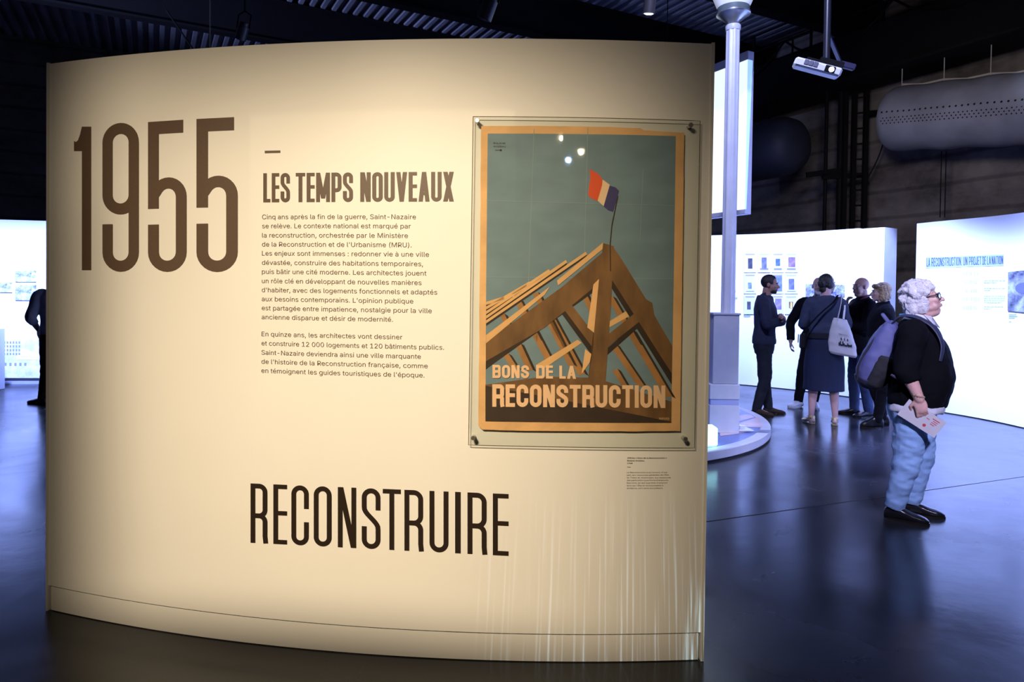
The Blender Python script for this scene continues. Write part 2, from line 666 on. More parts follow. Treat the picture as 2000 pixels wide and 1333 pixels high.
mb = MB()
mb.bar(wallpt(-14, -0.15, CEIL / 2), wallpt(15, -0.15, CEIL / 2), 0.3, CEIL)
obj('wall_right', mb, crete, kind='structure')
E0 = wallpt(14.6)
mb = MB()
mb.bar(E0 + HP * 0.3 + HD * 0.15 + Vector((0, 0, CEIL / 2)), E0 - HP * 28 + HD * 0.15 + Vector((0, 0, CEIL / 2)), 0.3, CEIL)
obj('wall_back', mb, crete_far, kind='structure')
mb = MB()
mb.box((-17, 6, CEIL / 2), (0.3, 40, CEIL))
obj('wall_left', mb, black, kind='structure')
mb = MB()
mb.box((-2, -8, CEIL / 2), (34, 0.3, CEIL))
obj('wall_front', mb, black, kind='structure')
# corrugated steel deck
mb = MB()
pitch = 0.22
N = 170
prof = [(0, 0), (0.08, 0), (0.095, 0.10), (0.205, 0.10)]
xs = []
for i in range(N):
    for (dx, dz) in prof:
        xs.append((-26 + i * pitch + dx, dz))
vs, fs = [], []
for (x, dz) in xs:
    for t in (-16, 22):
        p = Vector((0, 8, 0)) + HP * x + HD * t
        vs.append((p.x, p.y, CEIL + dz))
for i in range(len(xs) - 1):
    fs.append((2 * i, 2 * i + 2, 2 * i + 3, 2 * i + 1))
mb.add(vs, fs)
obj('ceiling', mb, mat('galvanised_deck', (0.30, 0.31, 0.36), 0.55, 0.0, var=.5, vscale=.35), smooth_deg=None, kind='structure')
# roof girders (parallel to the end wall) and purlins
G = 'roof girders under the corrugated ceiling'
for k, (t, lab) in enumerate(((7.2, 'dark steel roof girder farthest from the curved panel, low against the end wall'),
                              (4.3, 'dark steel roof girder in the middle of the corrugated ceiling behind the 1955 panel'),
                              (1.4, 'dark steel roof girder nearest the camera over the curved 1955 panel'))):
    c = Vector((0, 8, 0)) + HD * t
    a, b = c - HP * 22, c + HP * (8.9 - 0.0)
    th = thing('roof_girder', lab, 'girder', (c.x, c.y, CEIL - 0.42), 0, G)
    m1 = MB()
    for z in (CEIL - 0.03, CEIL - 0.81):
        m1.bar(a + Vector((0, 0, z)), b + Vector((0, 0, z)), 0.22, 0.04)
    obj('flange', m1, steel_dark, th)
    m1 = MB()
    m1.bar(a + Vector((0, 0, CEIL - 0.42)), b + Vector((0, 0, CEIL - 0.42)), 0.03, 0.76)
    obj('web', m1, steel_dark, th)

# crane runway girder along the side wall, with walkway rail
th = thing('crane_runway', 'long black crane runway girder with walkway railing along the concrete side wall', 'girder', wallpt(3, 0.9, 5.5))
m1 = MB()
m1.bar(wallpt(-6, 0.9, 5.95), wallpt(14, 0.9, 5.95), 0.5, 0.9)
m1.bar(wallpt(-6, 0.9, 5.50), wallpt(14, 0.9, 5.50), 0.9, 0.05)
obj('girder_beam', m1, black, th)
m1 = MB()
m1.bar(wallpt(-6, 0.2, 5.9), wallpt(14, 0.2, 5.9), 0.36, 0.5)
obj('wall_bracket', m1, black, th)
m1 = MB()
for z in (6.75, 7.1):
    m1.tube([wallpt(-6, 1.1, z), wallpt(14, 1.1, z)], 0.022, 8)
for i in range(14):
    m1.tube([wallpt(-5.5 + i * 1.45, 1.1, 6.36), wallpt(-5.5 + i * 1.45, 1.1, 7.12)], 0.03, 8)
obj('railing', m1, black, th)
m1 = MB()
for i in range(8):
    t0 = -4 + i * 2.3
    pts = [wallpt(t0 + 2.3 * u / 8, 1.2, 6.7 - 0.55 * 4 * (u / 8) * (1 - u / 8)) for u in range(9)]
    m1.tube(pts, 0.022, 6)
obj('festoon_cable', m1, black, th)

# caged ladder tower against the side wall
th = thing('ladder_tower', 'black steel ladder rising along the concrete wall behind the bald visitor', 'ladder', wallpt(4.4, 0.7, 0))
ps = [at_y(1650, 300, 13.2), at_y(1667, 300, 13.2), at_y(1690, 300, 13.1)]
for p in ps:
    m1 = MB()
    m1.bar((p.x, p.y, 0), (p.x, p.y, 5.45), 0.08, 0.08)
    obj('rail', m1, black, th)
z = 0.3
while z < 5.4:
    m1 = MB()
    m1.tube([(ps[1].x, ps[1].y, z), (ps[2].x, ps[2].y, z)], 0.018, 8)
    obj('rung', m1, black, th)
    z += 0.295
for (a, b) in (((1575, 342), (1642, 333)), ((1606, 346), (1695, 342)), ((1690, 222), (1716, 220))):
    m1 = MB()
    m1.bar(at_y(*a, 13.25), at_y(*b, 13.25), 0.05, 0.10)
    obj('side_bracket', m1, black, th)
for px_ in (1613, 1641):
    p = at_y(px_, 300, 13.3)
    m1 = MB()
    rr = 0.035 if px_ < 1630 else 0.055
    m1.tube([(p.x, p.y, 0), (p.x, p.y, 5.46)], rr, 10)
    obj('steel_post', m1, black, th)
# thin slack cable on the concrete wall
m1 = MB()
a, b, c = at_y(1749, 178, 12.6), at_y(1722, 290, 12.9), at_y(1694, 350, 13.1)
m1.tube([a, b, c], 0.012, 6, smooth_n=6)
tag(obj('wall_cable', m1, black), 'thin slack black cable slanting across the concrete wall beside the ladder', 'cable')
m1 = MB()
for x in (1839, 1848):
    p = at_y(x, 300, 0)if False else None
    a = at_y(x, 296, 11.85)
    b = at_y(x - 3, 425, 11.85)
    m1.tube([a, b], 0.008, 6)
tag(obj('conduit_pair', m1, black), 'pair of thin black conduits on the concrete wall under the perforated duct', 'conduit')

# perforated textile air duct
th = thing('air_duct', 'grey fabric air duct with rows of punched holes hung along the concrete wall', 'air duct', at_y(1870, 230, 11.2))
dA = at_y(1752, 233, 12.0)
dB = at_y(2000, 213, 10.35)
dd = (dB - dA).normalized()
dB = dA + dd * 4.2
sidev = Vector((dd.y, -dd.x, 0)).normalized()
if sidev.y > 0:
    sidev = -sidev
upv = dd.cross(sidev)
if upv.z < 0:
    upv = -upv
RAD = 0.545


def duct_pt(t, ang, r=RAD):
    wob = 1 + 0.018 * sin(t * 9.0) + 0.012 * noise.noise(Vector((t * 3, ang * 2, 0)))
    c = dA + dd * t
    return c + (sidev * cos(ang) + upv * sin(ang)) * r * wob


m1 = MB()
SEG = 48
rings = []
rings.append([duct_pt(-0.10, 2 * pi * k / SEG, RAD * 0.80) for k in range(SEG)])
rings.append([duct_pt(-0.07, 2 * pi * k / SEG, RAD * 0.93) for k in range(SEG)])
for i in range(61):
    rings.append([duct_pt(i * 0.07, 2 * pi * k / SEG) for k in range(SEG)])
m1.loft(rings)
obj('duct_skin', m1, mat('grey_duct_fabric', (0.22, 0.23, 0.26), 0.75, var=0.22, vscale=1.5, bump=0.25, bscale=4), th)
m1 = MB()
for row, ang in enumerate((0.06, -0.12, -0.20, -0.28)):
    n = 44 if row == 0 else 60
    for i in range(n):
        t = 0.05 + (i + 0.5 * (row % 2)) * (4.0 / n)
        c = duct_pt(t, ang, RAD + 0.006)
        nrm = (sidev * cos(ang) + upv * sin(ang))
        tv = nrm.cross(dd)
        r_ = 0.017 if row == 0 else 0.012
        vs = [c + (dd * cos(2 * pi * k / 8) + tv * sin(2 * pi * k / 8)) * r_ for k in range(8)]
        m1.add(vs, [list(range(8))])
obj('hole_rows', m1, mat('hole_black', (0.004, 0.004, 0.005), 0.9), th, smooth_deg=None, kind='stuff', label='rows of small punched holes')
m1 = MB()
pts = []
for i in range(25):
    t = i * 0.175
    sag = 0.035 * (0.5 - 0.5 * cos(2 * pi * t / 0.7))
    pts.append(dA + dd * t + upv * (RAD * 1.03 - sag + 0.03))
m1.tube(pts, 0.018, 8)
for i in range(7):
    p = dA + dd * (i * 0.7) + upv * (RAD * 1.03)
    m1.tube([p - Vector((0, 0, 0.06)), Vector((p.x, p.y, 5.468))], 0.008, 6)
obj('hanging_rail', m1, mat('rail_grey', (0.5, 0.48, 0.45), 0.5), th)

# dark drum of a second duct seen end-on
c = at_y(1512, 290, 13.6)
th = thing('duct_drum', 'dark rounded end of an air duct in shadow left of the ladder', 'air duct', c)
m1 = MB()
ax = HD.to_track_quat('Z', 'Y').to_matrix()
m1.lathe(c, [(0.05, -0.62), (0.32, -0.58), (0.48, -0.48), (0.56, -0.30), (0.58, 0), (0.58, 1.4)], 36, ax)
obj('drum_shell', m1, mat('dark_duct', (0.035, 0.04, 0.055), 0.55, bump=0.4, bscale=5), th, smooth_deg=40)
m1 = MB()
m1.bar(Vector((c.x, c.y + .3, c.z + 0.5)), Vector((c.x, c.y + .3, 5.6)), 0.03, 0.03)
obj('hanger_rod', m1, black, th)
# yellow-striped steel beam across the far wall
th = thing('striped_beam', 'dark sloping beam with a yellow stripe high over the panel\'s right end', 'beam', at_y(1280, 50, 15))
a, b = at_y(1235, 82, 15.5), at_y(1400, 0, 14.6)
dr = (b - a).normalized()
a, b = a - dr * 1.2, b + dr * 1.6
m1 = MB()
m1.bar(a, b, 0.3, 0.5)
obj('beam_body', m1, black, th)
m1 = MB()
m1.bar(a + Vector((0.06, -0.16, -0.05)), b + Vector((0.06, -0.16, -0.05)), 0.02, 0.09)
obj('yellow_stripe', m1, mat('worn_yellow', (0.45, 0.33, 0.04), 0.7, var=0.5, vscale=9), th, label='yellow painted stripe')


# ------------------------------------------------------------------ spotlights overhead
def aim(d):
    return Vector(d).normalized().to_track_quat('-Z', 'Y').to_matrix()


def spotlight(px1, px2, Y, rad, label, lit=None, group='barrel spotlights hung overhead'):
    """px1 = top of the barrel, px2 = its mouth"""
    a, b = at_y(*px1, Y), at_y(*px2, Y + 0.05)
    th = thing('spotlight', label, 'spotlight', b, 0, group)
    d = (b - a).normalized()
    ax = d.to_track_quat('-Z', 'Y').to_matrix()
    L = (b - a).length
    m1 = MB()
    m1.lathe(b, [(rad * 0.80, 0.004), (rad, 0.0), (rad, L * .80), (rad * 0.86, L * .82), (rad * 0.86, L * .98), (rad * .7, L)], 28, ax)
    obj('barrel', m1, mat('spotlight_black', (0.03, 0.028, 0.03), 0.45), th)
    m1 = MB()
    m1.lathe(b, [(rad * 0.76, 0.0), (rad * 0.5, -0.006), (rad * 0.1, -0.008)], 24, ax)
    if lit:
        obj('lens', m1, mat('lit_lens', (0.8, 0.85, 1), 0.3, emit=(0.75, 0.85, 1.0), estr=9.0), th, label='glowing white lens')
    else:
        obj('lens', m1, mat('dark_lens', (0.12, 0.08, 0.12), 0.15), th)
    m1 = MB()
    m1.tube([a + (b - a) * .35 + Vector((rad * 1.15, 0, 0)), a + Vector((rad * 1.15, 0, 0.10)), a + Vector((0, 0, 0.16))], 0.010, 8)
    m1.tube([a + (b - a) * .35 - Vector((rad * 1.15, 0, 0)), a + Vector((-rad * 1.15, 0, 0.10)), a + Vector((0, 0, 0.16))], 0.010, 8)
    m1.tube([a + Vector((0, 0, 0.15)), Vector((a.x, a.y, CEIL + .02))], 0.012, 8)
    obj('yoke', m1, black, th)
    return th


spotlight((962, -10), (945, 38), 5.2, 0.058, 'unlit black barrel spotlight hanging over the middle of the curved panel')
spotlight((1272, -25), (1267, 27), 6.0, 0.052, 'black barrel spotlight with a glowing white lens, left of the street lamp', lit=True)
spotlight((478, 44), (469, 78), 9.5, 0.075, 'small distant spotlight against the corrugated ceiling above the panel text')
spotlight((1378, 60 - 70), (1384, 45 - 60), 9, 0.05, 'small distant black spotlight just left of the street lamp top')
for (a, lab) in (((410, -4), 'thin vertical suspension cable in front of the corrugated ceiling'),):
    p = at_y(a[0], 90, 10)
    m1 = MB()
    m1.tube([(p.x, p.y, CEIL), (p.x + .01, p.y, 2.2)], 0.010, 6)
    tag(obj('suspension_cable', m1, mat('cable_grey', (0.12, 0.12, 0.08), 0.6)), lab, 'cable')
m1 = MB()
m1.tube([at_y(325, 20, 10.2), at_y(377, 96, 10.0), at_y(420, 150, 9.9)], 0.014, 6)
tag(obj('slanted_cable', m1, black), 'black slanting cable in front of the corrugated ceiling, left of the vertical cable', 'cable')

# ------------------------------------------------------------------ ceiling-hung projector
P0 = at_y(1598, 130, 6.0)
th = thing('projector', 'white video projector tilted on a black ceiling pole', 'projector', P0)
Rp = Matrix.Rotation(radians(20.0), 3, 'Y') @ Matrix.Rotation(radians(-14), 3, 'Z') @ Matrix.Rotation(radians(17), 3, 'X')
wht = mat('projector_white', (0.86, 0.84, 0.92), 0.4)
# Rp: x = along the front face, -y = out of the lens, z = up
m1 = MB()
m1.box(P0 + Rp @ Vector((0, 0.15, 0)), (0.405, 0.30, 0.075), Rp, 0.016)
obj('housing', m1, wht, th)
m1 = MB()
m1.box(P0 + Rp @ Vector((0.10, -0.002, 0.004)), (0.085, 0.012, 0.056), Rp, 0.004)
obj('lens_recess', m1, black, th)
m1 = MB()
axp = (Rp @ Vector((0, 1, 0))).to_track_quat('Z', 'Y').to_matrix()
m1.lathe(P0 + Rp @ Vector((0.112, -0.010, 0.004)), [(0.004, -0.008), (0.018, -0.004), (0.022, 0.0), (0.022, 0.006)], 20, axp)
obj('lens', m1, mat('projector_lens_lit', (0.7, 0.8, 1), 0.2, emit=(0.8, 0.9, 1.0), estr=6.0), th, label='glowing round lens')
m1 = MB()
for i in range(3):
    m1.box(P0 + Rp @ Vector((-0.105 + i * 0.040, -0.002, 0.012)), (0.036, 0.010, 0.042), Rp, 0.002)
obj('vent_grille', m1, mat('grille_grey', (0.16, 0.16, 0.21), 0.6), th)
m1 = MB()
m1.box(P0 + Rp @ Vector((0, 0.10, 0.05)), (0.22, 0.18, 0.016), Rp, 0.003)
m1.box(P0 + Rp @ Vector((0.10, 0.12, 0.07)), (0.20, 0.10, 0.05), Rp, 0.003)
obj('mounting_plate', m1, black, th)
pc = P0 + Rp @ Vector((0.06, 0.12, 0.06))
m1 = MB()
m1.tube([pc, (pc.x, pc.y, CEIL + 0.02)], 0.030, 14)
obj('ceiling_pole', m1, mat('pole_black', (0.02, 0.02, 0.03), 0.35), th)
P1c = at_y(1652, 128, 6.6)
m1 = MB()
m1.box(P1c, (0.17, 0.12, 0.055), Rp, 0.01)
m1.bar(P1c + Vector((-0.05, 0, 0.02)), Vector((pc.x, pc.y, P1c.z + 0.12)), 0.03, 0.03)
obj('rear_cable_box', m1, mat('violet_box', (0.05, 0.045, 0.10), 0.4), th)
# ------------------------------------------------------------------ lettering
def arc(cx, cy, rx, ry, a0, a1, n=10):
    return [(cx + rx * cos(radians(a0 + (a1 - a0) * i / n)), cy + ry * sin(radians(a0 + (a1 - a0) * i / n))) for i in range(n + 1)]


def stroke(pts, t, closed=False):
    """quads along a path of constant thickness t"""
    q = []
    for p in pts:
        if not q or hypot(p[0] - q[-1][0], p[1] - q[-1][1]) > 1e-4:
            q.append(p)
    if closed and hypot(q[0][0] - q[-1][0], q[0][1] - q[-1][1]) < 1e-4:
        q.pop()
    pts = q
    n = len(pts)
    L, R = [], []
    for i, p in enumerate(pts):
        a = pts[i - 1] if (i > 0 or closed) else None
        b = pts[(i + 1) % n] if (i < n - 1 or closed) else None
        ds = []
        if a is not None:
            ds.append(Vector((p[0] - a[0], p[1] - a[1])).normalized())
        if b is not None:
            ds.append(Vector((b[0] - p[0], b[1] - p[1])).normalized())
        d = sum(ds, Vector((0, 0))).normalized()
        k = 1.0
        if len(ds) == 2:
            k = 1 / max(0.5, d.dot(ds[0]))
        nx, ny = -d.y * t / 2 * k, d.x * t / 2 * k
        L.append((p[0] + nx, p[1] + ny))
        R.append((p[0] - nx, p[1] - ny))
    out = []
    for i in range(n if closed else n - 1):
        j = (i + 1) % n
        out.append([R[i], R[j], L[j], L[i]])
    return out


def rect(x0, y0, x1, y1):
    return [(x0, y0), (x1, y0), (x1, y1), (x0, y1)]


GW = {'I': None, 'E': .80, 'L': .76, 'T': .94, 'M': 1.38, 'A': 1.06, 'V': 1.04, 'X': 1.02, 'J': .78, '1': .52, '.': None, ' ': .55, 'F': .8, 'Y': 1.0}


def glyph(ch, W, t, h=1.0):
    """polygons of one condensed capital, height 1, nominal width W, stroke t; returns (polys, width)"""
    w = W * GW.get(ch, 1.0) if GW.get(ch, 1.0) else t
    a = t / 2
    r = min(w / 2 - a, .2)
    th = t * .92
    hi, lo = 1 - a, a
    mid = .5
    P = []

    def corner_path_O(x0, x1, y0, y1):
        R = min((x1 - x0) / 2, (y1 - y0) / 2)
        return (arc(x1 - R, y1 - R, R, R, 0, 90) + arc(x0 + R, y1 - R, R, R, 90, 180) + arc(x0 + R, y0 + R, R, R, 180, 270) + arc(x1 - R, y0 + R, R, R, 270, 360))
    if ch == 'I':
        P = [rect(0, 0, t, 1)]
    elif ch == '.':
        P = [rect(0, 0, t, t)]
    elif ch == 'O':
        P = stroke(corner_path_O(a, w - a, lo, hi), t, True)
    elif ch == 'U':
        P = stroke([(a, 1)] + arc(w / 2, lo + w / 2 - a, w / 2 - a, w / 2 - a, 180, 360, 14) + [(w - a, 1)], t)
    elif ch == 'J':
        P = stroke([(a, .28)] + arc(w / 2, lo + w / 2 - a, w / 2 - a, w / 2 - a, 180, 360, 14) + [(w - a, 1)], t)
    elif ch == 'C':
        R = w / 2 - a
        P = stroke([(w - a, .61)] + arc(w / 2, hi - R, R, R, 0, 180, 14) + arc(w / 2, lo + R, R, R, 180, 360, 14) + [(w - a, .39)], t)
    elif ch == 'S':
        R = w / 2 - a
        pts = [(w - a, .64)] + arc(w / 2, hi - R, R, R, 0, 180, 14) + [(a, .70)]
        for i in range(1, 12):
            u = i / 12
            s_ = u * u * (3 - 2 * u)
            pts.append((a + (w - 2 * a) * s_, .68 - .34 * u))
        pts += [(w - a, .32)] + arc(w / 2, lo + R, R, R, 0, -180, 14) + [(a, .37)]
        P = stroke(pts, t)
    elif ch in 'EF':
        P = [rect(0, 0, t, 1), rect(t, 1 - th, w, 1), rect(t, .5 - th / 2 + .02, w, .5 + th / 2 + .02)]
        if ch == 'E':
            P.append(rect(t, 0, w, th))
    elif ch == 'L':
        P = [rect(0, 0, t, 1), rect(t, 0, w, th)]
    elif ch == 'T':
        P = [rect(w / 2 - a, 0, w / 2 + a, 1 - th), rect(0, 1 - th, w, 1)]
    elif ch == 'D':
        R = min(w / 2, .22) - a
        P = [rect(0, 0, t, 1)] + stroke([(t, hi), (w - a - R, hi)] + arc(w - a - R, hi - R, R, R, 90, 0) + arc(w - a - R, lo + R, R, R, 0, -90) + [(t, lo)], t)
    elif ch in 'PRB':
        R = min(w / 2, .2) - a
        y0 = .46 if ch != 'P' else .40
        yb = .5 if ch == 'B' else y0
        P = [rect(0, 0, t, 1)] + stroke([(t, hi), (w - a - R, hi)] + arc(w - a - R, hi - R, R, R, 90, 0) + arc(w - a - R, yb + R, R, R, 0, -90) + [(t, yb)], t)
        if ch == 'R':
            P += stroke([(t, yb), (w - a - R, yb)] + arc(w - a - R, yb - R, R, R, 90, 0) + [(w - a, .12), (w - a + t * .15, 0)], t)
        if ch == 'B':
            P += stroke([(t, yb), (w - a - R, yb)] + arc(w - a - R, yb - R, R, R, 90, 0) + arc(w - a - R, lo + R, R, R, 0, -90) + [(t, lo)], t)
    elif ch == 'N':
        d = t * 1.12
        P = [rect(0, 0, t, 1), rect(w - t, 0, w, 1), [(0, 1), (w - d, 0), (w, 0), (d, 1)]]
    elif ch == 'M':
        d = t * 1.05
        P = [rect(0, 0, t, 1), rect(w - t, 0, w, 1), [(0, 1), (w / 2 - d / 2, .12), (w / 2 + d / 2, .12), (d, 1)], [(w, 1), (w - d, 1), (w / 2 - d / 2, .12), (w / 2 + d / 2, .12)]]
    elif ch == 'V':
        d = t * 1.06
        P = [[(0, 1), (w / 2 - d / 2, 0), (w / 2 + d / 2, 0), (d, 1)], [(w, 1), (w - d, 1), (w / 2 - d / 2, 0), (w / 2 + d / 2, 0)]]
    elif ch == 'A':
        d = t * 1.06
        k = .22
        P = [[(0, 0), (d, 0), (w / 2 + d / 2, 1), (w / 2 - d / 2, 1)], [(w, 0), (w - d, 0), (w / 2 - d / 2, 1), (w / 2 + d / 2, 1)], rect(w * .2, k, w * .8, k + th * .85)]
    elif ch == 'X':
        d = t * 1.12
        P = [[(0, 0), (d, 0), (w, 1), (w - d, 1)], [(w, 0), (w - d, 0), (0, 1), (d, 1)]]
    elif ch == 'H':
        P = [rect(0, 0, t, 1), rect(w - t, 0, w, 1), rect(t, .5 - a, w - t, .5 + a)]
    elif ch == '1':
        P = [rect(w - t, 0, w, 1), [(0, .83), (w - t, .83), (w - t, 1.0)] + [(w - t + (0 - (w - t)) * u, 1.0 - .10 * u - .0 - .045 * sin(pi * u)) for u in (.25, .5, .75, 1.0)]]
    elif ch == '9':
        R = w / 2 - a
        P = stroke(corner_path_O(a, w - a, .385 + a, hi), t, True)
        P += stroke([(w - a, hi - R), (w - a, lo + R)] + arc(w / 2, lo + R, R, R, 0, -180, 14) + [(a, .32)], t)
    elif ch == '5':
        R = w / 2 - a
        P = [rect(0, .42, t, 1), rect(t, 1 - t * 1.15, w * .91, 1)]
        yt = .625 - a
        P += stroke([(a * 1.2, yt - R * .75)] + arc(w / 2 + a * .15, yt - R, R - a * .15, R, 150, 0, 12) + [(w - a, lo + R)] + arc(w / 2, lo + R, R, R, 0, -180, 14) + [(a, .315)], t)
    return P, w


def set_word(mb, text, place, W, t, gap):
    """place(u, v): u along the word 0..total, v 0..1; returns total width"""
    x = 0.0
    for ch in text:
        if ch == ' ':
            x += W * .55
            continue
        polys, w_ = glyph(ch, W, t)
        for i, p in enumerate(polys):
            mb.add([place(x + q[0], q[1], i * 1.5e-5) for q in p], [list(range(len(p)))])
        x += w_ + gap
    return x - gap


def word_width(text, W, t, gap):
    return set_word(MB(), text, lambda u, v, i: (u, v, 0), W, t, gap)


def word_on(mb, text, corners, mapper, W=.30, t=.075, gap=.06, off=0.0012):
    """corners: photo positions TL, TR, BR, BL of the word; mapper(px,py,off) -> point on its surface"""
    tot = word_width(text, W, t, gap)
    (x0, y0), (x1, y1), (x2, y2), (x3, y3) = corners

    def place(u, v, lift=0.0):
        k = u / tot
        tx, ty = x0 + (x1 - x0) * k, y0 + (y1 - y0) * k
        bx, by = x3 + (x2 - x3) * k, y3 + (y2 - y3) * k
        return mapper(bx + (tx - bx) * v, by + (ty - by) * v, off + lift)
    set_word(mb, text, place, W, t, gap)


SANS = None
try:
    SANS = bpy.data.fonts.load(bpy.utils.system_resource('DATAFILES', path='fonts') + '/Inter.woff2')
except Exception:
    SANS = None


def text_flat(text, size=1.0, bold=0.0):
    """triangulated outline of body text, baseline at 0, x-normalised; returns verts, faces, width"""
    cu = bpy.data.curves.new('t', 'FONT')
    cu.body = text
    cu.size = size
    cu.offset = bold
    cu.resolution_u = 3
    if SANS is not None:
        cu.font = SANS
    o = bpy.data.objects.new('t', cu)
    COL.objects.link(o)
    dg = bpy.context.evaluated_depsgraph_get()
    me = bpy.data.meshes.new_from_object(o.evaluated_get(dg))
    vs = [v.co.copy() for v in me.vertices]
    fs = [list(p.vertices) for p in me.polygons]
    bpy.data.objects.remove(o)
    bpy.data.curves.remove(cu)
    bpy.data.meshes.remove(me)
    xs = [v.x for v in vs]
    return vs, fs, (min(xs), max(xs)) if xs else (0, 1)


def text_line(mb, text, s0, s1, z, cap, place, bold=0.0):
    """one line from s0 to s1 (metres along the surface), baseline z, capital height cap"""
    vs, fs, (xa, xb) = text_flat(text, 1.0, bold)
    kx = (s1 - s0) / (xb - xa)
    kz = cap / 0.729
    mb.add([place(s0 + (v.x - xa) * kx, z + v.y * kz) for v in vs], fs)


# ------------------------------------------------------------------ the curved 1955 panel
panel_white = mat('panel_white_laminate', (0.80, 0.79, 0.76), 0.42, var=0.015, vscale=2.0, spec=0.35)
vinyl = mat('dark_vinyl', (0.018, 0.009, 0.005), 0.7, var=0.05, spec=.25)
brown_vinyl = mat('brown_vinyl', (0.100, 0.064, 0.043), 0.5, var=0.12, vscale=300)
KICK = 0.115
pc_ = panel((S_L + S_R) / 2, 0)
big = thing('exhibition_panel', 'large curved cream exhibition panel lettered 1955 and RECONSTRUIRE in the foreground', 'exhibition panel', pc_)


def curved_slab(s0, s1, z0, z1, o_front, o_back, n=64):
    m1 = MB()
    rings = []
    for i in range(n + 1):
        s = s0 + (s1 - s0) * i / n
        rings.append([panel(s, z0, o_front), panel(s, z1, o_front), panel(s, z1, o_back), panel(s, z0, o_back)])
    m1.loft(rings)
    return m1


obj('panel_face', curved_slab(S_L + .012, S_R - .012, KICK + .004, PH - .004, 0.0, -0.24), panel_white, big, smooth_deg=20)
obj('kick_board', curved_slab(S_L + .02, S_R - .02, 0.004, KICK - .003, -0.006, -0.23), panel_white, big, smooth_deg=20)
for a, b in ((S_L, S_L + .012), (S_R - .012, S_R)):
    obj('end_board', curved_slab(a, b, 0.002, PH, 0.006, -0.25, 1), panel_white, big, smooth_deg=20)


def pmap(px, py, off=0.0012):
    return panel_px(px, py, off)


# 1955
m1 = MB()
digits = [('1', 144.4, 178, 247.5, 247.5, 528, 528, .52), ('9', 200, 271, 241.5, 239.0, 531, 531, 1), ('5', 289, 364.5, 238.5, 233.5, 531, 531.5, 1), ('5', 383.6, 464.3, 232.5, 228.5, 531.5, 531.5, 1)]
for ch, x0, x1, y0, y1, y2, y3, _ in digits:
    W = 0.262
    word_on(m1, ch, [(x0, y0), (x1, y1), (x1, y2), (x0, y3)], pmap, W, .0735, .06)
obj('year_numerals', m1, brown_vinyl, big, smooth_deg=None, label='tall dark brown numerals 1955')
# RECONSTRUIRE, letter by letter
m1 = MB()
bounds = [('R', 70, 190), ('E', 232, 330), ('C', 360, 484), ('O', 519, 646), ('N', 690, 821), ('S', 860, 993), ('T', 1009, 1138), ('R', 1163, 1296), ('U', 1341, 1476), ('I', 1523, 1563), ('R', 1611, 1747), ('E', 1791, 1903)]
for ch, a, b in bounds:
    f = lambda x, l, r: l + (r - l) * (x - 70) / (1902 - 70)
    pts = [(470 + .275 * x, 920 + .275 * y) for x, y in ((a, f(a, 90, 166)), (b, f(b, 90, 166)), (b, f(b, 512, 606)), (a, f(a, 512, 606)))]
    w_rel = (b - a) / (f(a, 512, 606) - f(a, 90, 166))
    word_on(m1, ch, pts, pmap, w_rel / (GW.get(ch) or 1.0), .081, .05)
obj('title_lettering', m1, vinyl, big, smooth_deg=None, label='large dark lettering RECONSTRUIRE')
# LES TEMPS NOUVEAUX
m1 = MB()
for wd, a, b, yt0, yt1, yb0, yb1 in (('LES', 105, 229, 330, 328.5, 465.5, 464.5), ('TEMPS', 256, 522, 328.5, 326, 464.5, 463), ('NOUVEAUX', 556, 991, 325.5, 323, 462.8, 461.5)):
    word_on(m1, wd, [(470 + .42 * a, 200 + .42 * yt0), (470 + .42 * b, 200 + .42 * yt1), (470 + .42 * b, 200 + .42 * yb1), (470 + .42 * a, 200 + .42 * yb0)], pmap, .335, .128, .05)
obj('heading_lettering', m1, brown_vinyl, big, smooth_deg=None, label='bold heading LES TEMPS NOUVEAUX')
m1 = MB()
m1.quad(pmap(517, 294.6), pmap(547.5, 294.0), pmap(547.5, 298.6), pmap(517, 299.4))
obj('heading_dash', m1, brown_vinyl, big, smooth_deg=None)
# body text
LINES = [("Cinq ans après la fin de la guerre, Saint-Nazaire", 544, 815), ("se relève. Le contexte national est marqué par", 586, 791), ("la reconstruction, orchestrée par le Ministère", 629, 778), ("de la Reconstruction et de l'Urbanisme (MRU).", 671, 795),
         ("Les enjeux sont immenses : redonner vie à une ville", 713, 876), ("dévastée, construire des habitations temporaires,", 756, 848), ("puis bâtir une cité moderne. Les architectes jouent", 798, 864), ("un rôle clé en développant de nouvelles manières", 841, 841),
         ("d'habiter, avec des logements fonctionnels et adaptés", 883, 914), ("aux besoins contemporains. L'opinion publique", 925, 803), ("est partagée entre impatience, nostalgie pour la ville", 967, 889), ("ancienne disparue et désir de modernité.", 1009, 708),
         ("En quinze ans, les architectes vont dessiner", 1088, 752), ("et construire 12 000 logements et 120 bâtiments publics.", 1131, 946), ("Saint-Nazaire deviendra ainsi une ville marquante", 1174, 838), ("de l'histoire de la Reconstruction française, comme", 1216, 870), ("en témoignent les guides touristiques de l'époque.", 1258, 855)]
m1 = MB()
for tx, yb, xr in LINES:
    xl = 100.5 - 3.5 * (yb - 544) / 714
    s0, z = panel_sz(470 + .42 * xl, 200 + .42 * yb)
    s1, _ = panel_sz(470 + .42 * xr, 200 + .42 * (yb + 3))
    text_line(m1, tx, s0, s1, z, 0.0272, lambda s, zz: panel(s, zz, 0.0012), 0.0)
obj('body_text', m1, mat('text_vinyl', (0.085, 0.052, 0.032), 0.6, var=0.04), big, smooth_deg=None, label='two paragraphs of small brown text')
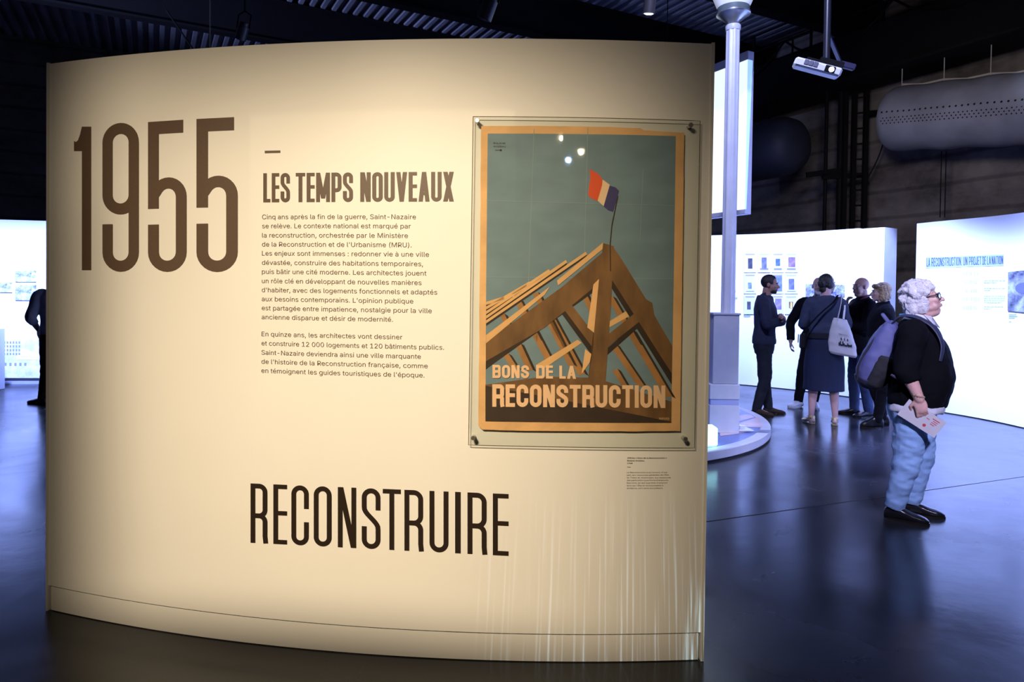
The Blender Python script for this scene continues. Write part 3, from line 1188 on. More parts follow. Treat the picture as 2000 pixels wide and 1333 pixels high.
# poster caption
m1 = MB()
for tx, yb, xr, bo in (("Affiche « Bons de la Reconstruction »", 896.3, 1302, .02), ("Roland Ansieau,", 901.5, 1258.6, .02), ("1948", 906.6, 1235, .02),
                       ("La Reconstruction a eu recours, d'une", 924.5, 1303, 0), ("part, aux ressources générales de l'État,", 929.6, 1307, 0), ("du Trésor et, d'autre part, aux ressources", 934.8, 1310, 0), ("des particuliers sous forme d'emprunts.", 939.9, 1305.6, 0),
                       ("Des bons, en tant que titres d'emprunt", 945.0, 1303.5, 0), ("émis par l'État et remboursables à", 950.2, 1295, 0), ("échéance, sont remis aux prêteurs.", 955.3, 1295, 0)):
    s0, z = panel_sz(1224.8 if yb < 915 else 1224.2, yb)
    s1, _ = panel_sz(xr, yb)
    text_line(m1, tx, s0, s1, z, 0.0076, lambda s, zz: panel(s, zz, 0.0012))
    if bo:
        text_line(m1, tx, s0 + .0006, s1 + .0006, z, 0.0076, lambda s, zz: panel(s, zz, 0.0013))
m1.quad(pmap(1224.8, 912.4), pmap(1232, 912.5), pmap(1232, 913.4), pmap(1224.8, 913.3))
obj('caption_text', m1, mat('caption_vinyl', (0.10, 0.075, 0.045), 0.6), big, smooth_deg=None, label='tiny caption under the poster')

# ------------------------------------------------------------------ poster behind clear acrylic
PO = 0.016   # poster stand-off
AO = 0.024   # acrylic stand-off
post = thing('poster', 'old orange-bordered poster of a timber roof with a tricolour flag behind clear acrylic', 'poster', panel_px(1140, 555, AO))


def sheet_from_poly(poly, off, step=0.045, thick=0.0, ragged=0.0):
    """flat polygon in photo positions -> curved sheet on the panel at stand-off off"""
    uv = [panel_sz(x, y, off) for x, y in poly]
    if ragged:
        out = []
        for i in range(len(uv)):
            a, b = uv[i], uv[(i + 1) % len(uv)]
            n = max(1, int(hypot(a[0] - b[0], a[1] - b[1]) / 0.02))
            for k in range(n):
                u = k / n
                x, z = a[0] + (b[0] - a[0]) * u, a[1] + (b[1] - a[1]) * u
                g = noise.noise(Vector((x * 22, z * 22, 3.3))) * ragged
                out.append((x + g, z + g * .7))
        uv = out
    bm = bmesh.new()
    vs = [bm.verts.new((x, 0, z)) for x, z in uv]
    f = bm.faces.new(vs)
    bmesh.ops.triangulate(bm, faces=[f])
    x0, x1 = min(p[0] for p in uv), max(p[0] for p in uv)
    k = math.floor(x0 / step) + 1
    while k * step < x1:
        g = bm.verts[:] + bm.edges[:] + bm.faces[:]
        bmesh.ops.bisect_plane(bm, geom=g, plane_co=(k * step, 0, 0), plane_no=(1, 0, 0))
        k += 1
    bm.verts.ensure_lookup_table()
    bm.verts.index_update()
    P = [panel(v.co.x, v.co.z, off) for v in bm.verts]
    Fs = [[v.index for v in f.verts] for f in bm.faces]
    m = MB()
    m.add(P, Fs)
    if thick:
        B = [panel(v.co.x, v.co.z, off - thick) for v in bm.verts]
        n = len(P)
        m.add(B, [f[::-1] for f in Fs])
        for e in bm.edges:
            if len(e.link_faces) == 1:
                i, j = e.verts[0].index, e.verts[1].index
                m.f.append([i, j, n + j, n + i])
                m.mi.append(0)
    bm.free()
    return m


def poly_part(name, polys, off, material, parent, **kw):
    m = MB()
    for p in polys:
        q = sheet_from_poly(p, off)
        m.add(q.v, q.f)
    return obj(name, m, material, parent, smooth_deg=None, fix=False, **kw)


paper = mat('aged_orange_paper', (0.84, 0.49, 0.23), 0.75, var=0.12, vscale=9, bump=0.15, bscale=30)
pp = sheet_from_poly([(940, 246.5), (1040, 246), (1150, 247.5), (1250, 250), (1257, 255), (1300, 257.5), (1336, 259.5), (1334, 420), (1332, 600), (1329.5, 720), (1328.5, 842.5), (1150, 842.8), (1000, 841.5), (943, 839.5), (935, 832), (936, 700), (937.5, 480)], PO, thick=0.004, ragged=0.0022)
sheet = obj('poster_sheet', pp, paper, post, smooth_deg=None)
skyb = mat('poster_grey_blue', (0.185, 0.27, 0.33), 0.7, var=0.10, vscale=7, stretch=(1, 1, 2))
poly_part('sky_field', [[(952.5, 261), (1130, 262), (1250, 264), (1320, 266), (1317, 480), (1313.5, 680), (1311, 826), (1130, 825), (948, 823), (949.5, 560)]], PO + .0006, skyb, sheet)
p_dk = mat('poster_dark_umber', (0.040, 0.022, 0.013), 0.7, var=0.2, vscale=12)
p_md = mat('poster_brown', (0.20, 0.098, 0.036), 0.7, var=0.35, vscale=16, stretch=(1, 1, .35))
p_lt = mat('poster_ochre', (0.80, 0.46, 0.20), 0.7, var=0.08, vscale=12)
p_or = mat('poster_tan', (0.42, 0.20, 0.070), 0.7, var=0.2, vscale=12)
# parallel rafters behind (each: lit face with a dark side)
lit, drk = [], []
for (x0, y0, x1, y1, wd) in ((976, 616, 1000, 664, 9), (1005, 588, 1046, 668, 11), (1040, 574, 1110, 716, 11), (982, 694, 1000, 722, 11), (1006, 674, 1030, 726, 11), (1034, 645, 1066, 706, 12), (1066, 616, 1130, 734, 13), (1098, 590, 1124, 636, 9),
                            (1130, 566, 1152, 612, 10), (1186, 582, 1240, 676, 11), (1192, 676, 1246, 756, 12), (1224, 648, 1300, 778, 13), (1196, 724, 1216, 758, 10)):
    lit.append([(x0, y0), (x0 + wd, y0 - 3), (x1 + wd, y1 - 3), (x1, y1)])
    drk.append([(x0 + wd, y0 - 3), (x0 + wd + 7, y0 + 1), (x1 + wd + 7, y1 + 1), (x1 + wd, y1 - 3)])
poly_part('far_rafters', lit, PO + .0010, p_or, sheet)
poly_part('far_rafter_shade', drk, PO + .0012, p_dk, sheet)
# purlin bundle at upper left
pur, purd = [], []
for k, (x1, y1) in enumerate(((1144, 492), (1105, 508), (1072, 526), (1034, 550), (1002, 574))):
    ya = 626 - k * 9
    pur.append([(949.5, ya), (x1, y1), (x1 + 3, y1 + 5), (949.5, ya + 6)])
    purd.append([(949.5, ya + 6), (x1 + 3, y1 + 5), (x1 + 1, y1 + 10), (949.5, ya + 11)])
poly_part('purlin_shade', purd, PO + .0014, p_dk, sheet)
poly_part('purlins', pur, PO + .0016, p_lt, sheet)
# tie, struts, main rafters, post
for q_ in ([(1046, 714), (1128, 664), (1136, 670), (1060, 722)], [(1187, 630), (1226, 606), (1240, 612), (1188, 641)]):
    poly_part('tie_beam', [q_], PO + .0018, p_lt, sheet)
poly_part('strut_shade', [[(1086, 598), (1094, 588), (1160, 682), (1154, 692)], [(1184, 682), (1250, 626), (1258, 630), (1186, 694)]], PO + .0019, p_dk, sheet)
poly_part('struts', [[(1092, 592), (1106, 582), (1162, 655), (1158, 680)], [(1186, 655), (1240, 612), (1252, 626), (1184, 680)]], PO + .0021, p_md, sheet)
poly_part('rafter_shade', [[(949, 704), (1172, 552), (1174, 560), (962, 712), (949, 722)], [(1194, 540), (1190, 556), (1312, 752), (1312, 726)]], PO + .0020, p_dk, sheet)
poly_part('main_rafters', [[(949, 668), (1096, 562), (1176, 494), (1172, 552), (1064, 640), (949, 706)], [(1198, 484), (1210, 500), (1262, 585), (1274, 592), (1278, 616), (1313, 676), (1312, 730), (1194, 545)]], PO + .0024, p_md, sheet)
poly_part('rafter_tops', [[(949.3, 655), (1074, 560), (1064, 576), (949.2, 671)], [(1088, 548), (1178, 474), (1178, 486), (1090, 558)]], PO + .0026, p_lt, sheet)
poly_part('king_post', [[(1178, 475), (1199, 481), (1193, 600), (1182, 752), (1148, 748), (1158, 690), (1168, 560)]], PO + .0028, p_md, sheet)
poly_part('post_light_face', [[(1159, 556), (1170, 545), (1168, 562), (1160, 650), (1147, 640)], [(1143, 682), (1155, 692), (1152, 708), (1136, 731)]], PO + .0030, p_lt, sheet)
poly_part('foot_ground', [[(948, 752), (1060, 736), (1150, 738), (1186, 746), (1311.5, 785), (1311, 826), (948, 823)]], PO + .0026, p_md, sheet)
poly_part('foreground_shadow', [[(948.5, 754), (1080, 778), (1180, 798), (1260, 814), (1311, 824.5), (1311, 826), (948, 823)]], PO + .0032, p_dk, sheet)
# flag
fl_r = mat('flag_red', (0.78, 0.10, 0.030), 0.7)
fl_w = mat('flag_cream', (0.86, 0.60, 0.38), 0.7)
fl_b = mat('flag_blue', (0.055, 0.048, 0.17), 0.7)
fp = sheet
poly_part('flag_red_stripe', [[(1152, 330), (1158, 334), (1170, 341), (1177, 352), (1176, 362), (1167, 393), (1158, 389), (1149, 383), (1150, 366), (1153, 350)]], PO + .0016, fl_r, fp)
poly_part('flag_white_stripe', [[(1177, 351), (1191, 361), (1179, 403), (1167, 392), (1176, 362)]], PO + .0016, fl_w, fp)
poly_part('flag_blue_stripe', [[(1191, 363), (1202, 366), (1209, 373), (1204, 392), (1197.5, 414), (1188, 411), (1178.5, 403)]], PO + .0016, fl_b, fp)
poly_part('flag_pole', [[(1206, 382), (1207.6, 383), (1196, 440), (1192.6, 476), (1193.5, 530), (1191.5, 530), (1190.8, 476), (1194, 440)]], PO + .0034, p_dk, fp)
# poster lettering
cream = mat('poster_lettering_cream', (0.85, 0.54, 0.32), 0.7)
m1 = MB()
pm = lambda px, py, off: panel_px(px, py, off)
for wd, c in (('BONS', (961.8, 713, 1033.5, 714, 739, 739.5)), ('DE', (1047, 714, 1080, 714.4, 739.6, 740)), ('LA', (1092.5, 714.6, 1125, 715, 740, 740.5))):
    word_on(m1, wd, [(c[0], c[1]), (c[2], c[3]), (c[2], c[5]), (c[0], c[4])], pm, .62, .205, .09, PO + .0038)
word_on(m1, 'RECONSTRUCTION', [(961.5, 751), (1299.5, 753.5), (1299.5, 797.5), (961.5, 795)], pm, .54, .185, .07, PO + .0038)
obj('poster_lettering', m1, cream, sheet, smooth_deg=None, label='cream lettering BONS DE LA RECONSTRUCTION')
m1 = MB()
for tx, a, b, y, cap in (("ROLAND", 964, 987, 281.5, .009), ("ANSIEAU", 963.5, 987.5, 287.8, .009)):
    s0, z = panel_sz(a, y, PO)
    s1, _ = panel_sz(b, y, PO)
    text_line(m1, tx, s0, s1, z, cap, lambda s, zz: panel(s, zz, PO + .0016))
m1.quad(*[panel_px(x, y, PO + .0016) for x, y in ((967, 293), (976, 293), (976, 294), (967, 294))])
m1.add([panel_px(978 + 2.2 * cos(k * pi / 4), 293.5 + 2.2 * sin(k * pi / 4), PO + .0016) for k in range(8)], [list(range(8))])
obj('signature', m1, p_dk, sheet, smooth_deg=None)
m1 = MB()
s0, z = panel_sz(1287, 820, PO)
s1, _ = panel_sz(1306.5, 820, PO)
text_line(m1, "HAVAS", s0, s1, z, .013, lambda s, zz: panel(s, zz, PO + .0036), .0)
obj('printer_mark', m1, cream, sheet, smooth_deg=None)
# fold creases
m1 = MB()
for (a, b) in (((1148, 250), (1140, 560)), ((1043, 252), (1032, 560)), ((950, 392), (1318, 402)), ((950, 541), (1316, 545)), ((1256, 330), (1250, 470))):
    n = 14
    for i in range(n):
        p = [(a[0] + (b[0] - a[0]) * u, a[1] + (b[1] - a[1]) * u) for u in (i / n, (i + 1) / n)]
        dx, dy = (0.45, 0) if abs(a[0] - b[0]) < 60 else (0, 0.45)
        m1.quad(*[panel_px(x, y, PO + .0013) for x, y in ((p[0][0] - dx, p[0][1] - dy), (p[1][0] - dx, p[1][1] - dy), (p[1][0] + dx, p[1][1] + dy), (p[0][0] + dx, p[0][1] + dy))])
obj('fold_creases', m1, mat('crease_pale', (0.30, 0.38, 0.40), 0.8), sheet, smooth_deg=None)
# acrylic
ac = sheet_from_poly([(924, 227.5), (1368, 236), (1357, 876), (915, 870)], AO, thick=0.005)
# straighten: rectangular sheet from its corner positions
obj('acrylic_sheet', ac, clear_mat('clear_acrylic', (0.955, 0.965, 0.95)), post, smooth_deg=None)
m1 = MB()
uv = [panel_sz(*p, AO) for p in ((924, 227.5), (1368, 236), (1357, 876), (915, 870))]
edge = []
for i in range(4):
    a, b = uv[i], uv[(i + 1) % 4]
    for k in range(16):
        edge.append((a[0] + (b[0] - a[0]) * k / 16, a[1] + (b[1] - a[1]) * k / 16))
pts = [panel(s, z, AO - .0025) for s, z in edge]
m1.tube(pts + [pts[0]], 0.0016, 6)
obj('acrylic_edge', m1, clear_mat('acrylic_cut_edge', (0.40, 0.38, 0.33), 0.2), post)
chrome = mat('brushed_steel', (0.55, 0.53, 0.50), 0.3, 0.9)
for px_, py_ in ((932.5, 237), (1347.5, 245.5), (1337, 857), (924.5, 855)):
    m1 = MB()
    a = panel_px(px_, py_, AO)
    s, z = panel_sz(px_, py_, AO)
    nrm = (panel(s, z, 1) - panel(s, z, 0)).normalized()
    ax = nrm.to_track_quat('Z', 'Y').to_matrix()
    m1.lathe(panel(s, z, 0), [(0.0075, 0.001), (0.0075, AO + .006), (0.0095, AO + .006), (0.0095, AO + .013), (0.008, AO + .015)], 18, ax)
    obj('standoff_pin', m1, chrome, post)


# ------------------------------------------------------------------ far exhibition walls
def catmull(pts, n=8):
    out = []
    P = [Vector(p) for p in pts]
    for i in range(len(P) - 1):
        p0, p1, p2, p3 = P[max(i - 1, 0)], P[i], P[i + 1], P[min(i + 2, len(P) - 1)]
        for k in range(n):
            t = k / n
            out.append(0.5 * ((2 * p1) + (p2 - p0) * t + (2 * p0 - 5 * p1 + 4 * p2 - p3) * t * t + (3 * p1 - p0 - 3 * p2 + p3) * t ** 3))
    out.append(P[-1])
    return out


def wall_mapper(poly):
    def f(px, py, off=0.004):
        d = ray(px, py)
        best = None
        for i in range(len(poly) - 1):
            a, b = poly[i], poly[i + 1]
            e = b - a
            den = d.x * e.y - d.y * e.x
            if abs(den) < 1e-9:
                continue
            t = (a.x * e.y - a.y * e.x) / den
            u = (a.x * d.y - a.y * d.x) / den
            lo = -3 if i == 0 else -1e-6
            hi_ = 3 if i == len(poly) - 2 else 1 + 1e-6
            if t > 0 and lo <= u <= hi_ and (best is None or t < best[0]):
                n = Vector((e.y, -e.x)).normalized()
                if n.x * d.x + n.y * d.y > 0:
                    n = -n
                best = (t, n)
        t, n = best
        return Vector((t * d.x + n.x * off, t * d.y + n.y * off, CAMZ + t * d.z))
    return f


def wall_slab(poly, z0, z1, thick, side=1):
    rings = []
    for i, p in enumerate(poly):
        a, b = poly[max(i - 1, 0)], poly[min(i + 1, len(poly) - 1)]
        e = (b - a).normalized()
        n = Vector((e.y, -e.x)) * side
        q = p + n * thick
        rings.append([(p.x, p.y, z0), (p.x, p.y, z1), (q.x, q.y, z1), (q.x, q.y, z0)])
    m = MB()
    m.loft(rings)
    return m


def print_on(name, mapper, quad, material, label=None, cat=None, group=None, parent=None, off=0.010, n=3, **kw):
    """a flat print: photo corners TL, TR, BR, BL laid on a wall"""
    m = MB()
    (x0, y0), (x1, y1), (x2, y2), (x3, y3) = quad
    fr, bk = [], []
    for i in range(n + 1):
        u = i / n
        for v in (0, 1):
            x = (x0 + (x1 - x0) * u) * (1 - v) + (x3 + (x2 - x3) * u) * v
            y = (y0 + (y1 - y0) * u) * (1 - v) + (y3 + (y2 - y3) * u) * v
            fr.append(mapper(x, y, off))
            bk.append(mapper(x, y, 0.001))
    N_ = len(fr)
    fs = []
    for i in range(n):
        a = 2 * i
        fs.append((a, a + 2, a + 3, a + 1))
        fs.append((N_ + a, N_ + a + 1, N_ + a + 3, N_ + a + 2))
        fs.append((a, N_ + a, N_ + a + 2, a + 2))
        fs.append((a + 1, a + 3, N_ + a + 3, N_ + a + 1))
    fs.append((0, 1, N_ + 1, N_))
    fs.append((2 * n, N_ + 2 * n, N_ + 2 * n + 1, 2 * n + 1))
    m.add(fr + bk, fs)
    if parent is None:
        o = obj(name, m, material, origin=(fr[0] + fr[-1]) / 2, smooth_deg=None)
        tag(o, label, cat, group)
    else:
        o = obj(name, m, material, parent, smooth_deg=None, **kw)
    return o


ex_white = mat('exhibition_white', (0.86, 0.86, 0.87), 0.6, var=0.012, vscale=1.5)
base_grey = mat('base_grey', (0.34, 0.36, 0.48), 0.5)
WH = 2.5
# photo wall at the back
bw = catmull([Vector((1.9, 12.0)), Vector((2.9, 11.75)), Vector((3.78, 11.35)), Vector((4.52, 10.75)), Vector((5.08, 10.03))], 8)
wA = thing('exhibition_wall', 'white curved exhibition wall with a grid of window pictures behind the group of visitors', 'exhibition wall', (4.3, 11.0, 0), 0)
obj('wall_face', wall_slab(bw, 0.012, WH, 0.34, -1), ex_white, wA, smooth_deg=25)
end = [Vector((5.082, 10.02)), Vector((5.285, 9.72))]
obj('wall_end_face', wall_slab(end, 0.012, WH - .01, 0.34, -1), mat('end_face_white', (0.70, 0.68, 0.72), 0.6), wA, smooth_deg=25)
mapA = wall_mapper(bw)
mapB = None
# title wall on the right
rw = catmull([Vector((5.48, 9.28)), Vector((5.60, 8.93)), Vector((5.74, 8.62)), Vector((5.85, 8.30)), Vector((5.92, 7.92)), Vector((5.97, 7.2)), Vector((5.93, 6.3)), Vector((5.80, 5.5))], 6)
wB = thing('exhibition_wall', 'white curved exhibition wall titled LA RECONSTRUCTION at the right edge', 'exhibition wall', (5.9, 7.6, 0), 0)
obj('wall_face', wall_slab(rw, 0.012, WH, 0.30, -1), ex_white, wB, smooth_deg=25)
mapR = wall_mapper(rw)
m1 = MB()
Z = lambda x, y: (1780 + .225 * x, 400 + .225 * y)
tint = mat('title_band_tint', (0.36, 0.45, 0.50), 0.7)
print_on('title_band', mapR, [Z(128, 458), Z(803, 432), Z(803, 530), Z(128, 553)], tint, parent=wB, off=0.003, n=8)
ink = mat('wall_ink_blue_grey', (0.06, 0.075, 0.11), 0.7)
f = lambda x: 458 + (440 - 458) * (x - 135) / 665
g = lambda x: 540 + (518 - 540) * (x - 135) / 665
for wd, a, b in (('LA', 135, 166), ('RECONSTRUCTION.', 177, 442), ('UN', 452, 490), ('PROJET', 502, 610), ('DE', 619, 650), ('LA', 660, 694), ('NATION', 700, 800)):
    word_on(m1, wd, [Z(a, f(a) + 5), Z(b, f(b) + 5), Z(b, g(b) - 3), Z(a, g(a) - 3)], mapR, .30, .09, .05, 0.006)
obj('title_lettering', m1, ink, wB, smooth_deg=None, label='wall title LA RECONSTRUCTION. UN PROJET DE LA NATION')
pale = mat('wall_ink_pale', (0.32, 0.37, 0.42), 0.7)
m1 = MB()
for (x0, x1, y, h) in ((455, 620, 582, 34), (455, 575, 655, 34), (455, 580, 730, 34), (455, 605, 803, 34), (455, 580, 878, 34)):
    # unreadably faint pale column headings, suggested by short strokes of lettering height
    n = int((x1 - x0) / 13)
    for i in range(n):
        a = x0 + i * 13
        if random.random() < .15:
            continue
        q = [Z(a, y), Z(a + 7, y - .3), Z(a + 7, y + h - .3), Z(a, y + h)]
        m1.quad(*[mapR(px, py, .003) for px, py in q])
for (x0, x1, y) in ((632, 815, 655), (632, 740, 672), (632, 822, 722), (632, 690, 740), (632, 822, 790), (632, 815, 808), (632, 815, 826), (632, 785, 844), (632, 800, 882), (632, 690, 900)):
    x = x0
    while x < x1:
        l = random.uniform(8, 28)
        q = [Z(x, y), Z(min(x + l, x1), y - .4), Z(min(x + l, x1), y + 10), Z(x, y + 10)]
        m1.quad(*[mapR(px, py, .003) for px, py in q])
        x += l + 3
obj('text_columns', m1, pale, wB, smooth_deg=None, label='faint columns of small text')


def photo_mat(name, dark, light, scale=9.0, contrast=.25, stretch=(1, 1, 1)):
    m = bpy.data.materials.new(name)
    m.use_nodes = True
    nt = m.node_tree
    b = nt.nodes['Principled BSDF']
    b.inputs['Roughness'].default_value = .5
    tc = nt.nodes.new('ShaderNodeTexCoord')
    mp = nt.nodes.new('ShaderNodeMapping')
    mp.inputs['Scale'].default_value = stretch
    nt.links.new(tc.outputs['Object'], mp.inputs[0])
    n = nt.nodes.new('ShaderNodeTexNoise')
    n.inputs['Scale'].default_value = scale
    n.inputs['Detail'].default_value = 8
    n.inputs['Roughness'].default_value = .7
    nt.links.new(mp.outputs[0], n.inputs['Vector'])
    r = nt.nodes.new('ShaderNodeValToRGB')
    r.color_ramp.elements[0].position = .5 - contrast / 2
    r.color_ramp.elements[1].position = .5 + contrast / 2
    r.color_ramp.elements[0].color = list(dark) + [1]
    r.color_ramp.elements[1].color = list(light) + [1]
    nt.links.new(n.outputs['Fac'], r.inputs['Fac'])
    nt.links.new(r.outputs['Color'], b.inputs['Base Color'])
    return m


ph_bw = photo_mat('photo_grey', (0.03, 0.03, 0.05), (0.34, 0.35, 0.38), 5.0)
ph = thing('wall_photograph', 'large grey aerial photograph beside the text columns on the title wall', 'photograph', mapR(2000, 580, .01))
print_on('photo_print', mapR, [Z(845, 585), Z(1090, 560), Z(1090, 945), Z(842, 922)], ph_bw, parent=ph, off=.012, n=8)
m1 = MB()
# rounded dark dome shape in the picture
cpx, cpy = Z(985, 735)
for k in range(16):
    pass
m1.add([mapR(cpx + 17 * cos(2 * pi * k / 20), cpy + 11 * sin(2 * pi * k / 20) - 2, .0135) for k in range(20)], [list(range(20))])
obj('dark_shape', m1, mat('photo_dark_tone', (0.10, 0.10, 0.14), .5), ph, smooth_deg=None)
m1 = MB()
for (x0, x1, y) in ((847, 915, 950), (847, 922, 965), (847, 900, 980), (847, 870, 1012)):
    m1.quad(*[mapR(px, py, .003) for px, py in (Z(x0, y), Z(x1, y), Z(x1, y + 9), Z(x0, y + 9))])
obj('photo_caption', m1, pale, wB, smooth_deg=None, label='short caption under the aerial photograph')

# window pictures on the photo wall (columns/rows in the close-up of the grid)
Q = lambda x, y: (1430 + .105 * x, 480 + .105 * y)
sheetw = mat('print_white', (0.62, 0.63, 0.66), .6)
cols = [(235, 440), (495, 705), (755, 955), (1000, 1215)]
rows = [(150, 490), (540, 885), (940, 1270)]
wins = {(0, 0): ((300, 238, 382, 430), (0.10, 0.09, 0.11), 'dark window'), (1, 0): ((552, 222, 648, 435), (0.22, 0.22, 0.30), 'grey curtained window'), (2, 0): ((815, 245, 898, 378), (0.12, 0.20, 0.60), 'blue window under pink awning'), (3, 0): ((1050, 215, 1182, 398), (0.40, 0.24, 0.50), 'purple-framed window'),
        (0, 1): ((298, 690, 368, 805), (0.30, 0.36, 0.62), 'small pale blue window'), (1, 1): ((560, 640, 640, 800), (0.2, 0.2, 0.28), 'window hidden behind the bearded man'), (2, 1): ((780, 560, 935, 852), (0.26, 0.32, 0.50), 'tall statue-like blue figure'), (3, 1): ((1058, 620, 1162, 820), (0.24, 0.24, 0.38), 'tall grey-violet window'),
        (0, 2): ((282, 1042, 350, 1190), (0.13, 0.11, 0.14), 'pink-lintelled window'), (1, 2): ((560, 1050, 640, 1190), (0.2, 0.2, 0.28), 'window hidden behind the navy sweater'), (2, 2): ((805, 985, 925, 1190), (0.42, 0.32, 0.46), 'mauve doorway'), (3, 2): ((1062, 1045, 1140, 1165), (0.30, 0.20, 0.12), 'yellow-curtained window')}
rn = ('top', 'middle', 'bottom')
cn = ('first', 'second', 'third', 'last')
for (ci, ri), (wq, col, desc) in wins.items():
    if (ci, ri) in ((1, 1), (1, 2)):
        continue
    x0, x1 = cols[ci]
    y0, y1 = rows[ri]
    c = mapA(*Q((x0 + x1) / 2, (y0 + y1) / 2))
    th = thing('window_picture', 'picture of a %s, %s in the grid\'s %s row' % (desc, cn[ci], rn[ri]), 'picture', c, 0, 'window pictures on the photo wall')
    print_on('picture_sheet', mapA, [Q(x0 - 12, y0 - 18), Q(x1 + 12, y0 - 18), Q(x1 + 12, y1 + 8), Q(x0 - 12, y1 + 8)], sheetw, parent=th, off=.012, n=2)
    tintc = [min(1, .25 + c_ * .9) for c_ in col]
    print_on('pictured_window', mapA, [Q(wq[0], wq[1]), Q(wq[2], wq[1]), Q(wq[2], wq[3]), Q(wq[0], wq[3])], mat('window_tone_%d%d' % (ci, ri), [c_ * .6 for c_ in col], .5, var=.35, vscale=18), parent=th, off=.014, n=2)
    print_on('pictured_lintel', mapA, [Q(x0 + 12, y0), Q(x1 - 12, y0), Q(x1 - 18, y0 + 28), Q(x0 + 18, y0 + 28)], mat('lintel_tone_%d%d' % (ci % 2, ri), [(.36, .30, .38), (.40, .42, .46)][ci % 2], .6), parent=th, off=.0135, n=2)
    if (ci, ri) in ((2, 0), (3, 0), (0, 1), (1, 0), (3, 1)):
        print_on('pictured_sill', mapA, [Q(x0 + 26, y1 - 70 if ri == 0 else y1 - 42), Q(x1 - 26, y1 - 70 if ri == 0 else y1 - 42), Q(x1 - 26, y1 - 35 if ri == 0 else y1 - 26), Q(x0 + 26, y1 - 35 if ri == 0 else y1 - 26)], mat('sill_tone', (.22, .22, .34), .6), parent=th, off=.0135, n=2)
    if (ci, ri) == (3, 2):
        print_on('yellow_curtain', mapA, [Q(1092, 1055), Q(1122, 1055), Q(1125, 1170), Q(1088, 1170)], mat('curtain_yellow', (.8, .5, .12), .6), parent=th, off=.0155, n=1)
# captions / further prints on this wall
for lab, q in (('small faint print at the far left of the photo wall beside the lamp post', (10, 715, 70, 870)), ):
    print_on('wall_print', mapA, [Q(q[0], q[1]), Q(q[2], q[1]), Q(q[2], q[3]), Q(q[0], q[3])], photo_mat('pale_print', (.35, .4, .6), (.85, .87, .92), 14), lab, 'picture')
m1 = MB()
for q in ((5, 960, 98, 1000), (215, 1298, 340, 1333)):
    m1.quad(*[mapA(*Q(x, y), .003) for x, y in ((q[0], q[1]), (q[2], q[1]), (q[2], q[3]), (q[0], q[3]))])
obj('wall_captions', m1, pale, wA, smooth_deg=None, label='small grey captions on the photo wall')
print_on('wall_print', mapA, [(1574, 555), (1650, 557), (1650, 580), (1574, 580)], photo_mat('street_print', (.05, .06, .14), (.5, .52, .6), 12), "wide bluish print half hidden behind the skirted woman's head", 'picture')

# wall at the far left
lw = catmull([Vector((-9.6, 9.75)), Vector((-8.4, 10.08)), Vector((-7.3, 10.32)), Vector((-6.2, 10.5))], 6)
wC = thing('exhibition_wall', 'white exhibition wall with old photographs at the left edge', 'exhibition wall', (-7.6, 10.3, 0), 0)
obj('wall_face', wall_slab(lw, 0.10, 2.48, 0.3, -1), ex_white, wC, smooth_deg=25)
lw2 = [p + Vector((-.01, .02)) for p in lw]
obj('wall_base', wall_slab(lw2, 0.0, 0.099, 0.26, -1), base_grey, wC, smooth_deg=25)
mapL = wall_mapper(lw)
K = lambda x, y: (.3226 * x, 400 + .3226 * y)
ph_b2 = photo_mat('old_photo_blue', (0.10, 0.12, 0.26), (0.70, 0.72, 0.84), 10)
for lab, q in (('upper of two stacked old photographs of buildings on the left wall', (95, 400, 220, 468)), ('lower of two stacked old photographs, a harbour view on the left wall', (95, 486, 220, 580)), ('small dark landscape photograph at the left picture edge', (-60, 472, 76, 532))):
    print_on('wall_photograph', mapL, [K(q[0], q[1]), K(q[2], q[1]), K(q[2], q[3]), K(q[0], q[3])], ph_b2, lab, 'photograph', 'old photographs on the left wall')
mural = thing('wall_mural', 'pale blue mural of houses along the foot of the left wall', 'mural', mapL(*K(100, 950)))
print_on('mural_print', mapL, [K(15, 820), K(240, 815), K(240, 1050), K(15, 1050)], photo_mat('mural_tone', (.50, .54, .74), (.86, .87, .92), 7), parent=mural, off=.006, n=3)
m1 = MB()
for q in ((20, 820, 130, 915),):
    for i in range(6):
        for j in range(4):
            x, y = q[0] + 4 + i * 18, q[1] + 8 + j * 23
            m1 = MB()
            m1.quad(*[mapL(*K(a, b), .008) for a, b in ((x, y), (x + 10, y), (x + 10, y + 14), (x, y + 14))])
            obj('pictured_window', m1, mat('mural_dark', (.26, .28, .46), .6), mural, smooth_deg=None)
for i in range(5):
    x = 28 + i * 30
    m1 = MB()
    m1.quad(*[mapL(*K(a, b), .008) for a, b in ((x, 958), (x + 14, 958), (x + 14, 976), (x, 976))])
    obj('pictured_window', m1, mat('mural_dark', (.26, .28, .46), .6), mural, smooth_deg=None)
m1 = MB()
m1.quad(*[mapL(*K(a, b), .0075) for a, b in ((100, 920), (145, 872), (235, 905), (235, 925))])
m1.quad(*[mapL(*K(a, b), .0075) for a, b in ((100, 921), (235, 926), (235, 940), (100, 940))])
obj('pictured_roof', m1, mat('mural_white', (.85, .85, .88), .6), mural, smooth_deg=None)
p = on_floor(-8, 762)
m1 = MB()
m1.box((p.x - .06, p.y, .44), (.22, .22, .88), bevel=.006)
tag(obj('pedestal', m1, mat('pedestal_lilac', (.62, .64, .78), .5), origin=(p.x - .06, p.y, 0)), 'narrow pale pedestal at the left picture edge before the mural', 'pedestal')

